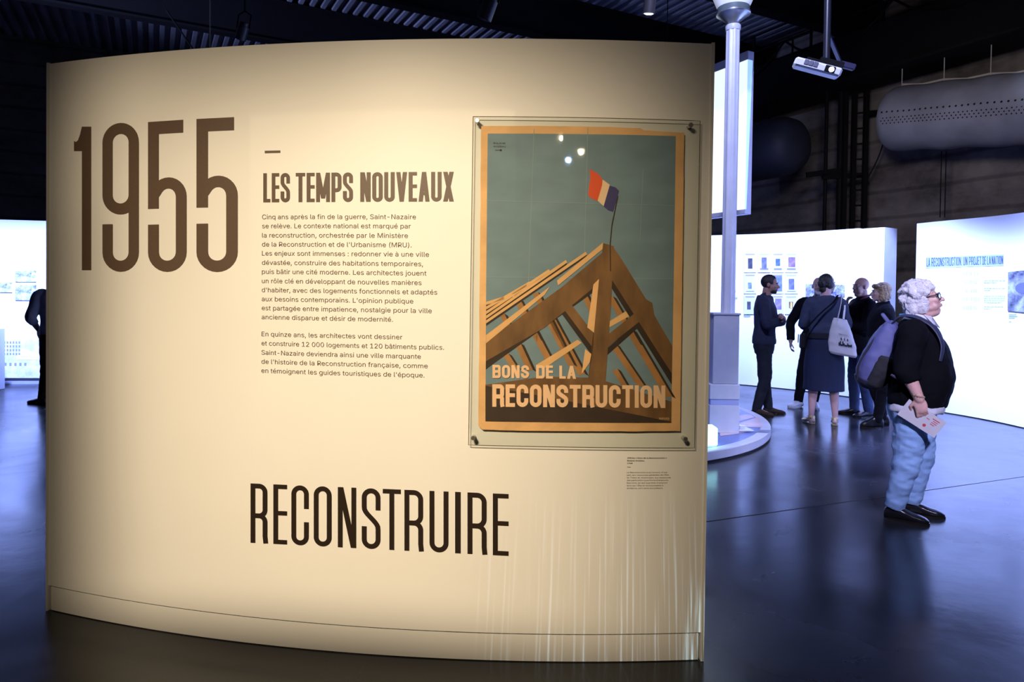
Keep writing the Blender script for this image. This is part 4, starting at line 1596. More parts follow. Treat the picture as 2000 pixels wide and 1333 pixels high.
# ------------------------------------------------------------------ round plinth with its projected town map put into the colours
PL = Vector((0.62, 8.05, 0))
PLR = 2.30
pl = thing('round_plinth', 'low round white plinth with a blue town map, under the street lamp', 'plinth', PL)
m1 = MB()
m1.lathe(PL, [(PLR - .04, 0.002), (PLR - .04, 0.02), (PLR, 0.02), (PLR, 0.092), (PLR - .008, 0.10), (0.2, 0.10)], 128)
obj('plinth_body', m1, mat('plinth_white', (0.78, 0.78, 0.84), 0.45), pl, smooth_deg=35)
m1 = MB()
m1.lathe(PL + Vector((0, 0, 0.0)), [(0.1, 0.1005), (PLR - .10, 0.1005), (PLR - .10, 0.1020), (0.1, 0.1020)], 96)
obj('map_surface', m1, mat('map_blue', (0.20, 0.27, 0.62), 0.35, var=.3, vscale=2.2), pl, smooth_deg=30)
pm_ = lambda px, py: on_floor(px, py, 0.1045)
m1 = MB()
V7 = lambda x, y: (1370 + .165 * x, 700 + .165 * y)
for poly in ([(402, 690), (500, 668), (585, 668), (630, 700), (400, 760)], [(400, 790), (640, 705), (675, 690), (716, 800), (712, 822), (500, 815), (400, 810)], [(215, 880), (300, 850), (470, 865), (555, 868), (430, 895), (225, 922)], [(405, 640), (470, 625), (440, 650), (405, 665)]):
    m1.add([pm_(*V7(x, y)) for x, y in poly], [list(range(len(poly)))])
obj('map_land', m1, mat('map_pink', (0.90, 0.66, 0.66), 0.4, var=.12), pl, smooth_deg=None, label='pink land areas of the map')
m1 = MB()
m1.add([pm_(*V7(x, y)) for x, y in [(500, 826), (620, 846), (815, 850), (800, 880), (640, 874), (520, 856)]], [list(range(6))])
obj('map_river', m1, mat('map_grey', (0.26, 0.30, 0.44), 0.4), pl, smooth_deg=None, label='grey band across the map')

# street lamp
lx, ly = 2.21, 7.0
lamp = thing('street_lamp', 'white fluted street lamp with a bowl head standing on the round plinth', 'street lamp', (lx, ly, 0.10))
lw_ = mat('lamp_white_paint', (0.74, 0.75, 0.82), 0.4)
pole_c = (lx + .005, ly)
m1 = MB()
m1.box((lx - .055, ly, 0.245), (0.30, 0.30, 0.28), bevel=.004)
obj('base_block', m1, lw_, lamp)
m1 = MB()
m1.box((lx - .055, ly, 0.415), (0.285, 0.285, 0.058), bevel=.003)
obj('glass_spacer', m1, mat('spacer_lilac', (0.50, 0.55, 0.85), 0.15), lamp, label='translucent pale spacer')
m1 = MB()
m1.box((lx - .055, ly, 0.52), (0.30, 0.30, 0.15), bevel=.004)
obj('upper_block', m1, lw_, lamp)
m1 = MB()
m1.box((lx - .045, ly, 0.955), (0.26, 0.26, 0.716), bevel=.006)
m1.box((lx - .045, ly, 1.305), (0.28, 0.28, 0.02), bevel=.004)
obj('pedestal_box', m1, mat('pedestal_grey', (0.55, 0.56, 0.64), 0.5), lamp)
m1 = MB()
SEG = 48
r_at = lambda k, r: r * (1 + .06 * cos(8 * 2 * pi * k / SEG))
m1.loft([[Vector((pole_c[0] + r_at(k, r) * cos(2 * pi * k / SEG), pole_c[1] + r_at(k, r) * sin(2 * pi * k / SEG), z)) for k in range(SEG)] for r, z in ((.069, 1.315), (.068, 2.6), (.067, 4.22))])
obj('fluted_pole', m1, lw_, lamp, smooth_deg=50)
m1 = MB()
m1.lathe((pole_c[0], pole_c[1], 0), [(.072, 4.19), (.076, 4.20), (.076, 4.235), (.070, 4.245)], 32)
obj('pole_cap', m1, lw_, lamp)
m1 = MB()
m1.lathe((pole_c[0], pole_c[1], 0), [(.055, 4.245), (.06, 4.27), (.15, 4.345), (.168, 4.352), (.170, 4.366), (.150, 4.372)], 40)
obj('metal_collar', m1, mat('collar_metal', (0.45, 0.47, 0.47), 0.3, 0.7), lamp, smooth_deg=40)
m1 = MB()
m1.lathe((pole_c[0], pole_c[1], 0), [(.152, 4.375), (.158, 4.40), (.160, 4.42)], 40)
obj('gasket_ring', m1, mat('gasket_green_grey', (0.14, 0.18, 0.18), 0.5), lamp, smooth_deg=40)
m1 = MB()
m1.lathe((pole_c[0], pole_c[1], 0), [(.155, 4.42), (.175, 4.46), (.212, 4.55), (.232, 4.66), (.236, 4.78), (.20, 4.88), (.10, 4.95), (.02, 4.97)], 40)
obj('bowl_shade', m1, mat('opal_bowl', (0.85, 0.86, 0.92), 0.3, emit=(0.8, 0.86, 1.0), estr=0.35), lamp, smooth_deg=60, label='milky opal bowl')
# small glass plate at its foot and the glowing cube
p = on_floor(1437, 842, .1)
m1 = MB()
m1.box((p.x - .02, p.y - .02, .118), (.34, .16, .014), Matrix.Rotation(.12, 3, 'Z'), .003)
m1.box((p.x + .06, p.y + .01, .14), (.06, .05, .03), Matrix.Rotation(.3, 3, 'Z'), .004)
obj('foot_plate', m1, mat('tray_white', (.75, .76, .82), .2), lamp)
p = on_floor(1388, 874, .1)
m1 = MB()
m1.box((p.x - .02, p.y + .08, .195), (.17, .17, .17), bevel=.012)
tag(obj('light_cube', m1, mat('glowing_cyan', (.5, .9, 1), .3, emit=(.42, .88, 1.0), estr=2.2), origin=(p.x, p.y + .08, .11)), 'glowing cyan cube lamp on the plinth at the panel\'s right edge', 'lamp')

# hanging screen behind the lamp; projector light on it imitated by glowing sheets
sc = thing('hanging_screen', 'tall hanging white box screen with painted-on projector light, behind the street lamp', 'screen', at_y(1440, 260, 8.2))
A = at_y(1461, 98.5, 8.0)
zb = at_y(1461, 418, 8.0).z
fd = Vector((-.46, .888, 0)).normalized()
sd = Vector((.888, .46, 0)).normalized()
L_ = 1.8
A2 = Vector((A.x, A.y, 0))
m1 = MB()
c = A2 + fd * L_ / 2 + sd * .05
Rz = Matrix((fd, sd, Vector((0, 0, 1)))).transposed()
m1.box(Vector((c.x, c.y, (A.z + zb) / 2)), (L_, .10, A.z - zb), Rz, .004)
obj('screen_box', m1, mat('screen_lilac_white', (0.66, 0.66, 0.80), .5), sc)
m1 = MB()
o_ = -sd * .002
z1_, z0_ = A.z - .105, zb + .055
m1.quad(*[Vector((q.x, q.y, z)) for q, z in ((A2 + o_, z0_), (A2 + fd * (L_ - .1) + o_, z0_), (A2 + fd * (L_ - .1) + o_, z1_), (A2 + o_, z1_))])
obj('painted_projection', m1, mat('projection_glow', (.9, .95, 1), .6, emit=(0.82, 0.95, 1.0), estr=1.05), sc, smooth_deg=None, label='bright white projector light imitated by a glowing sheet')
m1 = MB()
e_ = -fd * .002
m1.quad(*[Vector((q.x, q.y, z)) for q, z in ((A2 + e_, z0_ + .0), (A2 + sd * .02 + e_, z0_), (A2 + sd * .078 + e_, z1_), (A2 + e_, z1_))])
obj('painted_edge_light', m1, mat('edge_spill_glow', (.6, .85, 1), .6, emit=(0.42, 0.74, 1.0), estr=.75), sc, smooth_deg=None, label='cyan projector spill imitated by a glowing strip')  # emission stands in for beam spill on the side face
m1 = MB()
for k in (.3, 1.5):
    q = A2 + fd * k + sd * .05
    m1.tube([(q.x, q.y, A.z - .01), (q.x, q.y, CEIL + .02)], .006, 6)
obj('hanging_wires', m1, black, sc)
# ------------------------------------------------------------------ people
# local frame of a person: +y forward, +x to their right, z up, origin on the floor between the feet
skin = mat('skin_light', (0.62, 0.36, 0.27), 0.5, var=0.08, vscale=25)
skin_pale = mat('skin_pale', (0.70, 0.44, 0.36), 0.5, var=0.08, vscale=25)
eye_white = mat('eye_white', (0.40, 0.38, 0.38), 0.3)
eye_dark = mat('eye_dark', (0.02, 0.015, 0.012), 0.1)
lip = mat('lip_tone', (0.48, 0.20, 0.17), 0.5)


def head_matrix(center, yaw=0.0, pitch=0.0, k=1.0):
    return Matrix.Translation(center) @ Matrix.Rotation(yaw, 4, 'Z') @ Matrix.Rotation(pitch, 4, 'X') @ Matrix.Scale(k, 4)


def head_parts(mb, M, ears=True, heavy=0.0, beard=False):
    old = mb.M
    mb.M = M
    mb.ell((0, -.016, .030), (.073, .092, .085), seg=20, rows=14)
    mb.ell((0, .030, -.022), (.060, .062, .084), seg=20, rows=14)
    mb.ell((0, .028, -.070), (.050 + heavy * .012, .056, .036))
    mb.ell((0, .066, -.094), (.022, .020, .016))
    if heavy:
        mb.ell((0, .030, -.105), (.046, .050, .030))
        for s in (-1, 1):
            mb.ell((s * .036, .048, -.062), (.024, .030, .030))
    mb.tube([(0, .082, .014), (0, .096, -.006), (0, .110, -.026)], [.009, .010, .013], 10, round_ends=True)
    for s in (-1, 1):
        mb.ell((s * .012, .094, -.030), (.009, .011, .009))
        mb.ell((s * .034, .064, -.022), (.022, .022, .022))
        mb.ell((s * .028, .080, .024), (.022, .012, .007))
        if ears:
            mb.ell((s * .074, -.008, -.008), (.011, .020, .032))
    mb.ell((0, .088, -.055), (.022, .011, .006))
    mb.ell((0, .086, -.066), (.019, .011, .007))
    mb.M = old


def head_push(M):
    out = []
    k = M.to_scale().x
    for s in (-1, 1):
        out.append((M @ Vector((s * .032, .086, .004)), .020 * k, -.010 * k))
    return out


def add_face_bits(parent, M, brow=None):
    for s in (-1, 1):
        m = MB()
        m.M = M
        m.ell((s * .031, .073, .003), (.0125, .0125, .0115))
        e = obj('eye', m, eye_white, parent, local=True, smooth_deg=180)
        m = MB()
        m.M = M
        m.ell((s * .032, .0825, .003), (.0055, .0045, .0055), seg=10, rows=8)
        obj('iris', m, eye_dark, e, local=True, smooth_deg=180)
        if brow is not None:
            m = MB()
            m.M = M
            m.tube([(s * .014, .090, .021), (s * .028, .090, .027), (s * .046, .078, .023)], [.003, .004, .0025], 8, smooth_n=3)
            obj('eyebrow', m, brow, parent, local=True, smooth_deg=180)
    m = MB()
    m.M = M
    m.ell((0, .0955, -.0555), (.019, .005, .0045), seg=12, rows=8)
    m.ell((0, .0935, -.0655), (.016, .006, .005), seg=12, rows=8)
    obj('lips', m, lip, parent, local=True, smooth_deg=180)


def hand_parts(mb, wrist, d, nrm, side, k=1.0, curl=0.4, spread=0.10):
    """palm and five fingers; d = wrist to knuckles, nrm = out of the back of the hand, side = +1 thumb towards d x nrm"""
    wrist, d = Vector(wrist), Vector(d).normalized()
    n = Vector(nrm)
    n = (n - d * n.dot(d)).normalized()
    x = d.cross(n).normalized() * side
    R = Matrix((x, d, n)).transposed()
    P = lambda a, b, c: wrist + x * (a * k) + d * (b * k) + n * (c * k)
    mb.ell(P(0, .042, 0), (.040 * k, .054 * k, .017 * k), R)
    mb.tube([P(0, -.03, 0), P(0, .02, 0)], [.026 * k, .027 * k], 12, flat=.7, ref=x)
    for i, (ox, ln) in enumerate(((.028, .068), (.0095, .078), (-.0095, .072), (-.027, .056))):
        a = P(ox, .080, 0)
        pts = [P(ox * .9, .055, 0), a]
        ang = 0.0
        dirx = (ox / .028) * spread
        p = a
        for j, seg in enumerate((.46, .30, .24)):
            ang += curl * (0.9 + .15 * i) * (.75 if j == 0 else 1.0)
            v = d * cos(ang) - n * sin(ang) + x * dirx
            p = p + v.normalized() * (ln * seg * k)
            pts.append(p)
        r = .0088 * k if i < 3 else .0076 * k
        mb.tube(pts, [r * 1.08, r * 1.05, r, r * .95, r * .85], 8, round_ends=True)
    ta = P(.030, .016, -.004)
    tb = ta + (x * .8 + d * .75 - n * .25).normalized() * (.036 * k)
    tc = tb + (x * (.35 - curl * .4) + d * .95 - n * (.3 + curl * .5)).normalized() * (.030 * k)
    td = tc + (x * (.1 - curl * .5) + d * 1.0 - n * (.3 + curl * .6)).normalized() * (.024 * k)
    mb.tube([P(.012, .012, 0), ta, tb, tc, td], [.014 * k, .0125 * k, .011 * k, .010 * k, .0085 * k], 8, round_ends=True)


def torso_rings(levels, seg=28, sq=2.4, cx=0.0):
    """levels = (z, y_centre, half_width, half_depth)"""
    P = []
    L = [Vector(l) for l in levels]
    for i in range(len(L) - 1):
        p0, p1, p2, p3 = L[max(i - 1, 0)], L[i], L[i + 1], L[min(i + 2, len(L) - 1)]
        for k in range(4):
            t = k / 4
            P.append(0.5 * ((2 * p1) + (p2 - p0) * t + (2 * p0 - 5 * p1 + 4 * p2 - p3) * t * t + (3 * p1 - p0 - 3 * p2 + p3) * t ** 3))
    P.append(L[-1])
    rings = []
    for z, y, a, b in P:
        ring = []
        for j in range(seg):
            t = 2 * pi * j / seg
            c, s = cos(t), sin(t)
            ring.append((cx + a * math.copysign(abs(c) ** (2 / sq), c), y + b * math.copysign(abs(s) ** (2 / sq), s), z))
        rings.append(ring)
    return rings


def shoe_mesh(ank, yaw, ln=.27, wd=.047, heel=.018, top=.085, slim=1.0, low=False):
    m = MB()
    m.M = Matrix.Translation((ank[0], ank[1], 0)) @ Matrix.Rotation(yaw, 4, 'Z')
    b = -.062
    rings = []
    prof = [(0.0, .78, .60), (.05, .92, .80), (.2, 1.0, 1.0), (.34, .95, 1.0 if not low else .75), (.48, .92, .78 if not low else .55), (.65, 1.02, .60), (.82, .98, .50), (.93, .74, .40), (1.0, .34, .24)]
    for u, wr, hr in prof:
        y = b + ln * u
        z0 = 0.004 if u > .3 else 0.004
        w2 = wd * wr * slim
        h = top * hr
        ring = []
        for j in range(16):
            t = 2 * pi * j / 16
            ring.append((w2 * cos(t), y, z0 + h / 2 + h / 2 * math.copysign(abs(sin(t)) ** .7, sin(t))))
        rings.append(ring)
    m.loft(rings)
    return m


def sole_mesh(ank, yaw, ln=.275, wd=.049, th=.014):
    m = MB()
    m.M = Matrix.Translation((ank[0], ank[1], 0)) @ Matrix.Rotation(yaw, 4, 'Z')
    b = -.064
    out = []
    for j in range(28):
        t = 2 * pi * j / 28
        y = b + ln / 2 + ln / 2 * math.copysign(abs(sin(t)) ** .8, sin(t))
        u = (y - b) / ln
        wr = .78 + .3 * sin(min(1, u / .75) * pi / 2) if u < .75 else 1.06 - .25 * ((u - .75) / .25) ** 2
        out.append((wd * wr * cos(t), y))
    m.loft([[(x, y, 0.0) for x, y in out], [(x, y, th) for x, y in out]])
    return m


def person(name, label, pos, heading, spec):
    """builds the body as one continuous surface, clothing and hair as parts"""
    hx, hy = heading
    rz = atan2(-hx, hy)
    o = thing(name, label, 'person', (pos.x, pos.y, 0.0), rz)
    g = spec
    k = g.get('k', 1.0)
    M = head_matrix(Vector(g['head']), g.get('yaw', 0), g.get('pitch', 0), g.get('hk', 1.0))
    b = MB()
    head_parts(b, M, heavy=g.get('heavy', 0))
    nb = Vector(g['neck'])
    hd = Vector(g['head'])
    b.tube([nb - Vector((0, 0, .06)), nb, M @ Vector((0, -.022, -.05))], [.075, g.get('neck_r', .058), .056], 16)
    b.loft(torso_rings([(z, y, a - .012, d - .012) for z, y, a, d in g['torso']]))
    for side in (-1, 1):
        sh, el, wr = [Vector(p) for p in g['arm'][side]]
        ra = g.get('arm_r', (.056, .046, .040, .028))
        b.tube([sh, (sh + el) / 2, el, el + (wr - el) * .4, wr], [ra[0], ra[0] * .92, ra[1], ra[2], ra[3]], 14, smooth_n=3, round_ends=True)
        hdir, hn, cl = g['hand'][side]
        hand_parts(b, wr, hdir, hn, g.get('thumb', {}).get(side, 1), g.get('handk', 1.0), cl)
        hp, kn, an = [Vector(p) for p in g['leg'][side]]
        rl = g.get('leg_r', (.082, .058, .052, .036))
        b.tube([hp, (hp + kn) / 2, kn, kn + (an - kn) * .35, an, (an.x, an.y, .05)], [rl[0], rl[0] * .88, rl[1], rl[2], rl[3], rl[3]], 16, smooth_n=3)
        yw = g['foot'][side]
        fd_ = Vector((-sin(yw), cos(yw), 0))
        a0 = Vector((an.x, an.y, .045))
        b.tube([a0 - fd_ * .03, a0 + fd_ * .05, a0 + fd_ * .13 - Vector((0, 0, .012))], [.030, .032, .022], 12, round_ends=True)
    me = remesh(b, g.get('voxel', .0065), 3, push=head_push(M))
    body = make_obj('body', me, g.get('skin', skin), o, smooth_deg=180)
    add_face_bits(o, M, g.get('brow'))
    # trousers or skirt
    if 'trousers' in g:
        t = MB()
        tr = g.get('trouser_r', (.098, .078, .066, .058))
        t.loft(torso_rings(g['hips']))
        for side in (-1, 1):
            hp, kn, an = [Vector(p) for p in g['leg'][side]]
            hem = Vector((an.x, an.y, g.get('hem_z', .06)))
            t.tube([hp + Vector((0, 0, .02)), (hp * .6 + kn * .4), kn, kn + (an - kn) * .45, an, hem], [tr[0], tr[0] * .93, tr[1], tr[2], tr[3], tr[3] * 1.02], 18, smooth_n=4)
        me = remesh(t, .0075, 3, g.get('tr_wrinkle', .005), 10, seed=hash_(name), zstretch=1.7)
        make_obj('trousers', me, g['trousers'], o, smooth_deg=180)
    # upper garment
    t = MB()
    t.loft(torso_rings(g['torso_top']))
    sr = g.get('sleeve_r', (.074, .062, .050))
    for side in (-1, 1):
        sh, el, wr = [Vector(p) for p in g['arm'][side]]
        e = g.get('sleeve_end', 1.0)
        end = el + (wr - el) * e
        t.tube([Vector((sh.x * .6, sh.y, sh.z + .005)), sh, (sh + el) / 2, el, (el + end) / 2, end], [sr[0] * .95, sr[0], sr[0] * .95, sr[1], (sr[1] + sr[2]) / 2, sr[2]], 16, smooth_n=4)
    if g.get('collar'):
        t.tube([nb - Vector((0, 0, .05)), nb + Vector((0, 0, .02)), nb + Vector((0, .006, g['collar']))], [.095, .074, .070], 18)
    me = remesh(t, .0075, 3, g.get('top_wrinkle', .006), 11, seed=hash_(name) + 3)
    make_obj(g.get('top_name', 'sweater'), me, g['top'], o, smooth_deg=180)
    for side in (-1, 1):
        an = Vector(g['leg'][side][2])
        yw = g['foot'][side]
        if 'shoe' in g:
            st = g.get('shoe_style', {})
            sm = shoe_mesh((an.x, an.y), yw, **st)
            me = remesh(sm, .005, 2)
            s = make_obj('shoe', me, g['shoe'], o, smooth_deg=180)
            so = sole_mesh((an.x, an.y), yw, ln=st.get('ln', .27) + .006, wd=st.get('wd', .047) * st.get('slim', 1) + .002, th=g.get('sole_th', .014))
            obj('sole', so, g.get('sole', eye_dark), s, local=True)
    return o, M


def hash_(s):
    return sum(ord(c) * (i + 1) for i, c in enumerate(s)) % 97 * 1.7


def std(h, sit=0.0, w=1.0, lean=0.0, stance=.10, split=.04):
    """default standing measures for a body of height h"""
    k = h / 1.75
    z = lambda v: v * k
    tw = w
    torso = [(z(.86), 0.0, .165 * tw, .115 * tw), (z(.95), -.005, .170 * tw, .118 * tw), (z(1.06), 0, .150 * tw, .108 * tw), (z(1.18), .008, .162 * tw, .115 * tw), (z(1.30), .006, .175 * tw, .118 * tw), (z(1.40), -.006, .172 * tw, .095 * tw), (z(1.455), -.012, .120 * tw, .072), (z(1.49), -.012, .070, .060)]
    top = [(zz, y, a + .018, d + .018) for zz, y, a, d in torso]
    top[0] = (z(.90), 0, .178 * tw, .132 * tw)
    return dict(k=k, torso=torso, torso_top=top, hips=[(z(.76), 0, .150 * tw, .105 * tw), (z(.86), -.004, .176 * tw, .126 * tw), (z(.96), -.004, .172 * tw, .122 * tw), (z(1.02), 0, .160 * tw, .112 * tw)],
                neck=(0, -.012, z(1.47)), head=(0, .022, z(1.632)),
                arm={s: [(s * .178 * tw, -.008, z(1.405)), (s * .222 * tw, -.03, z(1.12)), (s * .225 * tw, .03, z(.87))] for s in (-1, 1)},
                hand={s: ((0, .15, -1), (s, 0, 0), .45) for s in (-1, 1)},
                thumb={1: 1, -1: -1},
                leg={s: [(s * .088 * tw, 0, z(.88)), (s * (stance * .95), .012 + s * split * .5, z(.48)), (s * stance, -.02 + s * split, z(.085))] for s in (-1, 1)},
                foot={s: -s * .18 for s in (-1, 1)}, hk=k * 1.0)


def hair_obj(name, pieces, M, material, parent, voxel=.006, rough=.004, freq=45, sm=1, **kw):
    m = MB()
    m.M = M
    for p in pieces:
        if p[0] == 'e':
            m.ell(p[1], p[2], seg=18, rows=12)
        else:
            m.tube(p[1], p[2], 10, smooth_n=3, round_ends=True)
    me = remesh(m, voxel, sm, rough, freq, seed=5)
    return make_obj(name, me, material, parent, smooth_deg=180, **kw)


def clipped_cap(M, parent, material, name='hair', zcut=.012, ycut=.055, grow=.008, front=.02, k=1.0):
    """close-cropped hair: the skull top and back, cut at a hairline"""
    bm = bmesh.new()
    bmesh.ops.create_uvsphere(bm, u_segments=40, v_segments=28, radius=1.0)
    for v in bm.verts:
        v.co = Vector((v.co.x * (.073 + grow), v.co.y * (.092 + grow) - .016, v.co.z * (.085 + grow) + .030))
    kill = []
    for f in bm.faces:
        c = f.calc_center_median()
        # hairline: drops at the back, rises over the forehead
        line = -.055 if c.y < -.035 else (-.055 + (c.y + .035) / .075 * (.062 + front))
        if c.y > .045:
            line = .060 + front + (c.y - .045) * .9
        if abs(c.x) > .05 and -.035 < c.y < .03:
            line = max(line, .012)
        if c.z < line:
            kill.append(f)
    bmesh.ops.delete(bm, geom=kill, context='FACES')
    for v in bm.verts:
        n = noise.noise(v.co * 90) * .0018
        v.co *= 1 + n * 8
        v.co = M @ v.co
    me = bpy.data.meshes.new(name)
    bm.to_mesh(me)
    bm.free()
    o = make_obj(name, me, material, parent, smooth_deg=180)
    md = o.modifiers.new('thick', 'SOLIDIFY')
    md.thickness = .008
    md.offset = -1
    return o


navy_knit = mat('navy_knit', (0.018, 0.022, 0.050), 0.85, var=.15, vscale=14, bump=.25, bscale=220)
dark_denim = mat('dark_denim', (0.006, 0.009, 0.018), 0.8, var=.3, vscale=9, bump=.2, bscale=260)
brown_suede = mat('brown_suede', (0.030, 0.016, 0.009), 0.8)
black_cloth = mat('black_cloth', (0.005, 0.005, 0.007), 0.9, spec=.15, var=.2, bump=.2, bscale=120)
white_leather = mat('white_sneaker', (0.72, 0.72, 0.74), 0.45)
dark_hair = mat('dark_brown_hair', (0.018, 0.012, 0.010), 0.45, var=.4, vscale=60, bump=.5, bscale=140, stretch=(1, 1, .2))
black_leather = mat('black_leather', (0.010, 0.010, 0.012), 0.28)
blue_jean = mat('mid_blue_denim', (0.035, 0.060, 0.15), 0.8, var=.3, vscale=8, bump=.2, bscale=240)
light_jean = mat('light_blue_denim', (0.30, 0.47, 0.76), 0.8, var=.14, vscale=7, bump=.25, bscale=240)


def face_dir(pos, turn=0.0, right_=True):
    """heading square to the line of sight (profile), turned by `turn` towards (+) or away from the camera"""
    d = Vector((pos.x, pos.y)).normalized()
    p = Vector((d.y, -d.x)) if right_ else Vector((-d.y, d.x))
    h = p * cos(turn) - d * sin(turn)
    return (h.x, h.y)


# --- man in the navy sweater, arms folded, seen in profile
pos = on_floor(1490, 809)
g = std(1.76, w=1.0)
z = lambda v: v * g['k']
g.update(skin=mat('skin_tan', (0.42, 0.22, 0.16), .5, var=.1, vscale=25), trousers=dark_denim, top=navy_knit, shoe=brown_suede, brow=dark_hair, collar=.02,
         head=(0, .055, z(1.628)), neck=(0, .012, z(1.47)), pitch=-.10)
g['arm'] = {1: [(.182, .0, z(1.40)), (.225, .06, z(1.13)), (-.02, .225, z(1.17))], -1: [(-.182, .0, z(1.40)), (-.225, .06, z(1.13)), (.06, .20, z(1.22))]}
g['hand'] = {1: ((-1, .1, .25), (0, 1, .1), .25), -1: ((1, .3, .25), (0, .8, .3), .5)}
g['sleeve_end'] = .93
g['leg'][1][2] = (.10, -.06, z(.085))
g['leg'][-1][2] = (-.10, .05, z(.085))
man, M = person('person', 'man in navy sweater and dark jeans standing in profile with folded arms', pos, face_dir(pos, .12), g)
clipped_cap(M, man, dark_hair, front=.012)
m = MB()
m.M = M
m.ell((0, .045, -.078), (.052, .046, .034))
m.ell((0, .074, -.090), (.025, .018, .020))
me = remesh(m, .005, 2, .0015, 70)
make_obj('beard', me, mat('short_dark_beard', (0.045, 0.032, 0.028), .8, var=.4, vscale=90), man, smooth_deg=180)
m = MB()
m.loft(torso_rings([(z(.885), -.002, .186, .138), (z(.91), -.002, .190, .142), (z(.945), -.002, .188, .140)]))
obj('ribbed_hem', m, navy_knit, man, local=True)

# --- man in black behind the skirted woman
pos = on_floor(1594, 797)
g = std(1.75, w=1.05)
z = lambda v: v * g['k']
g.update(skin=mat('skin_shaded', (0.40, 0.23, 0.18), .5), trousers=black_cloth, top=black_cloth, shoe=white_leather, sole=mat('sneaker_sole', (.6, .6, .62), .6), sole_th=.026, top_name='jacket', collar=.03, shoe_style=dict(top=.10, wd=.052), voxel=.007)
g['arm'][1] = [(.195, -.01, z(1.40)), (.34, -.03, z(1.13)), (.33, .05, z(.88))]
g['leg'][1][2] = (.22, .05, z(.085))
g['leg'][1][1] = (.17, .03, z(.48))
g['leg'][-1][2] = (.03, .0, z(.085))
g['leg'][-1][1] = (-.03, .02, z(.48))
g['foot'][1] = -.55
g['sleeve_end'] = .92
man2, M = person('person', 'bearded man in black jacket and white sneakers, half hidden behind the skirted woman', pos, (-.42, -.90), g)
hair_obj('beard', [('e', (0, .042, -.080), (.054, .052, .042)), ('e', (0, .070, -.096), (.030, .024, .026))], M, mat('white_beard', (.62, .60, .60), .8), man2, rough=.002, freq=70)

# --- woman with the denim skirt, from behind
pos = on_floor(1607, 829)
g = std(1.72, w=.88)
z = lambda v: v * g['k']
lift = .04
jacket = mat('slate_blue_jacket', (0.034, 0.044, 0.085), .8, var=.12, vscale=12, bump=.2, bscale=150)
g.update(skin=mat('skin_rosy', (0.60, 0.36, 0.34), .5, var=.06, vscale=20), top=jacket, top_name='jacket', collar=.015, yaw=-.75, voxel=.006)
for key in ('torso', 'torso_top', 'hips'):
    g[key] = [(a + lift, b_, c_, d_) for a, b_, c_, d_ in g[key]]
g['sleeve_r'] = (.068, .058, .048)
g['torso_top'] = [(z(1.03) + lift, 0, .168, .134), (z(1.10) + lift, 0, .168, .132)] + g['torso_top'][3:]
g['neck'] = (0, -.012, z(1.47) + lift)
g['head'] = (.02, .022, z(1.625) + lift)
g['arm'] = {1: [(.160, -.005, z(1.40) + lift), (.232, .0, z(1.14) + lift), (.10, .20, z(1.10) + lift)], -1: [(-.160, -.005, z(1.40) + lift), (-.232, .0, z(1.14) + lift), (-.10, .20, z(1.10) + lift)]}
g['hand'] = {1: ((-1, .2, 0), (0, 1, .2), .4), -1: ((1, .2, 0), (0, 1, .2), .4)}
g['leg'] = {s: [(s * .085, 0, z(.88) + lift), (s * .105, .01, z(.48) + lift), (s * .125, -.02, .13)] for s in (-1, 1)}
g['foot'] = {-1: .45, 1: -.05}
g['leg_r'] = (.082, .058, .054, .033)
wom2, M = person('person', 'woman in slate jacket and long denim skirt seen from behind', pos, (.36, .93), g)
hair_obj('hair', [('e', (0, -.030, .034), (.084, .092, .090)), ('e', (0, -.095, .005), (.052, .045, .055)), ('e', (.055, -.02, -.01), (.034, .055, .045)), ('e', (-.055, -.02, -.01), (.034, .055, .05)), ('e', (0, -.085, -.06), (.045, .035, .04))], M, dark_hair, wom2, rough=.004, freq=60)
m = MB()
m.M = M
m.tube([(.084, -.005, .02), (.060, -.015, .095), (0, -.02, .125), (-.060, -.015, .095), (-.084, -.005, .02)], .005, 8, smooth_n=4)
obj('hair_band', m, mat('pale_band', (.6, .6, .66), .3), wom2, local=True)
m = MB()
m.loft(torso_rings([(.40, 0, .226, .178), (.50, 0, .224, .174), (.75, -.005, .215, .160), (z(.88) + lift, -.008, .198, .145), (z(.97) + lift, 0, .182, .132), (z(1.035) + lift, 0, .162, .118)], sq=2.1))
me = remesh(m, .0075, 2, .006, 9, zstretch=.35, seed=2)
make_obj('skirt', me, mat('denim_skirt', (0.004, 0.010, 0.040), .8, var=.22, vscale=6, bump=.2, bscale=260, stretch=(1, 1, .4)), wom2, smooth_deg=180)
m = MB()
m.loft(torso_rings([(z(.985) + lift, 0, .186, .140), (z(1.01) + lift, 0, .186, .140), (z(1.05) + lift, 0, .180, .136)]))
obj('waistband', m, mat('black_waistband', (.006, .006, .012), .8), wom2, local=True)
gold = mat('gold_leather', (0.62, 0.48, 0.26), .35, .4)
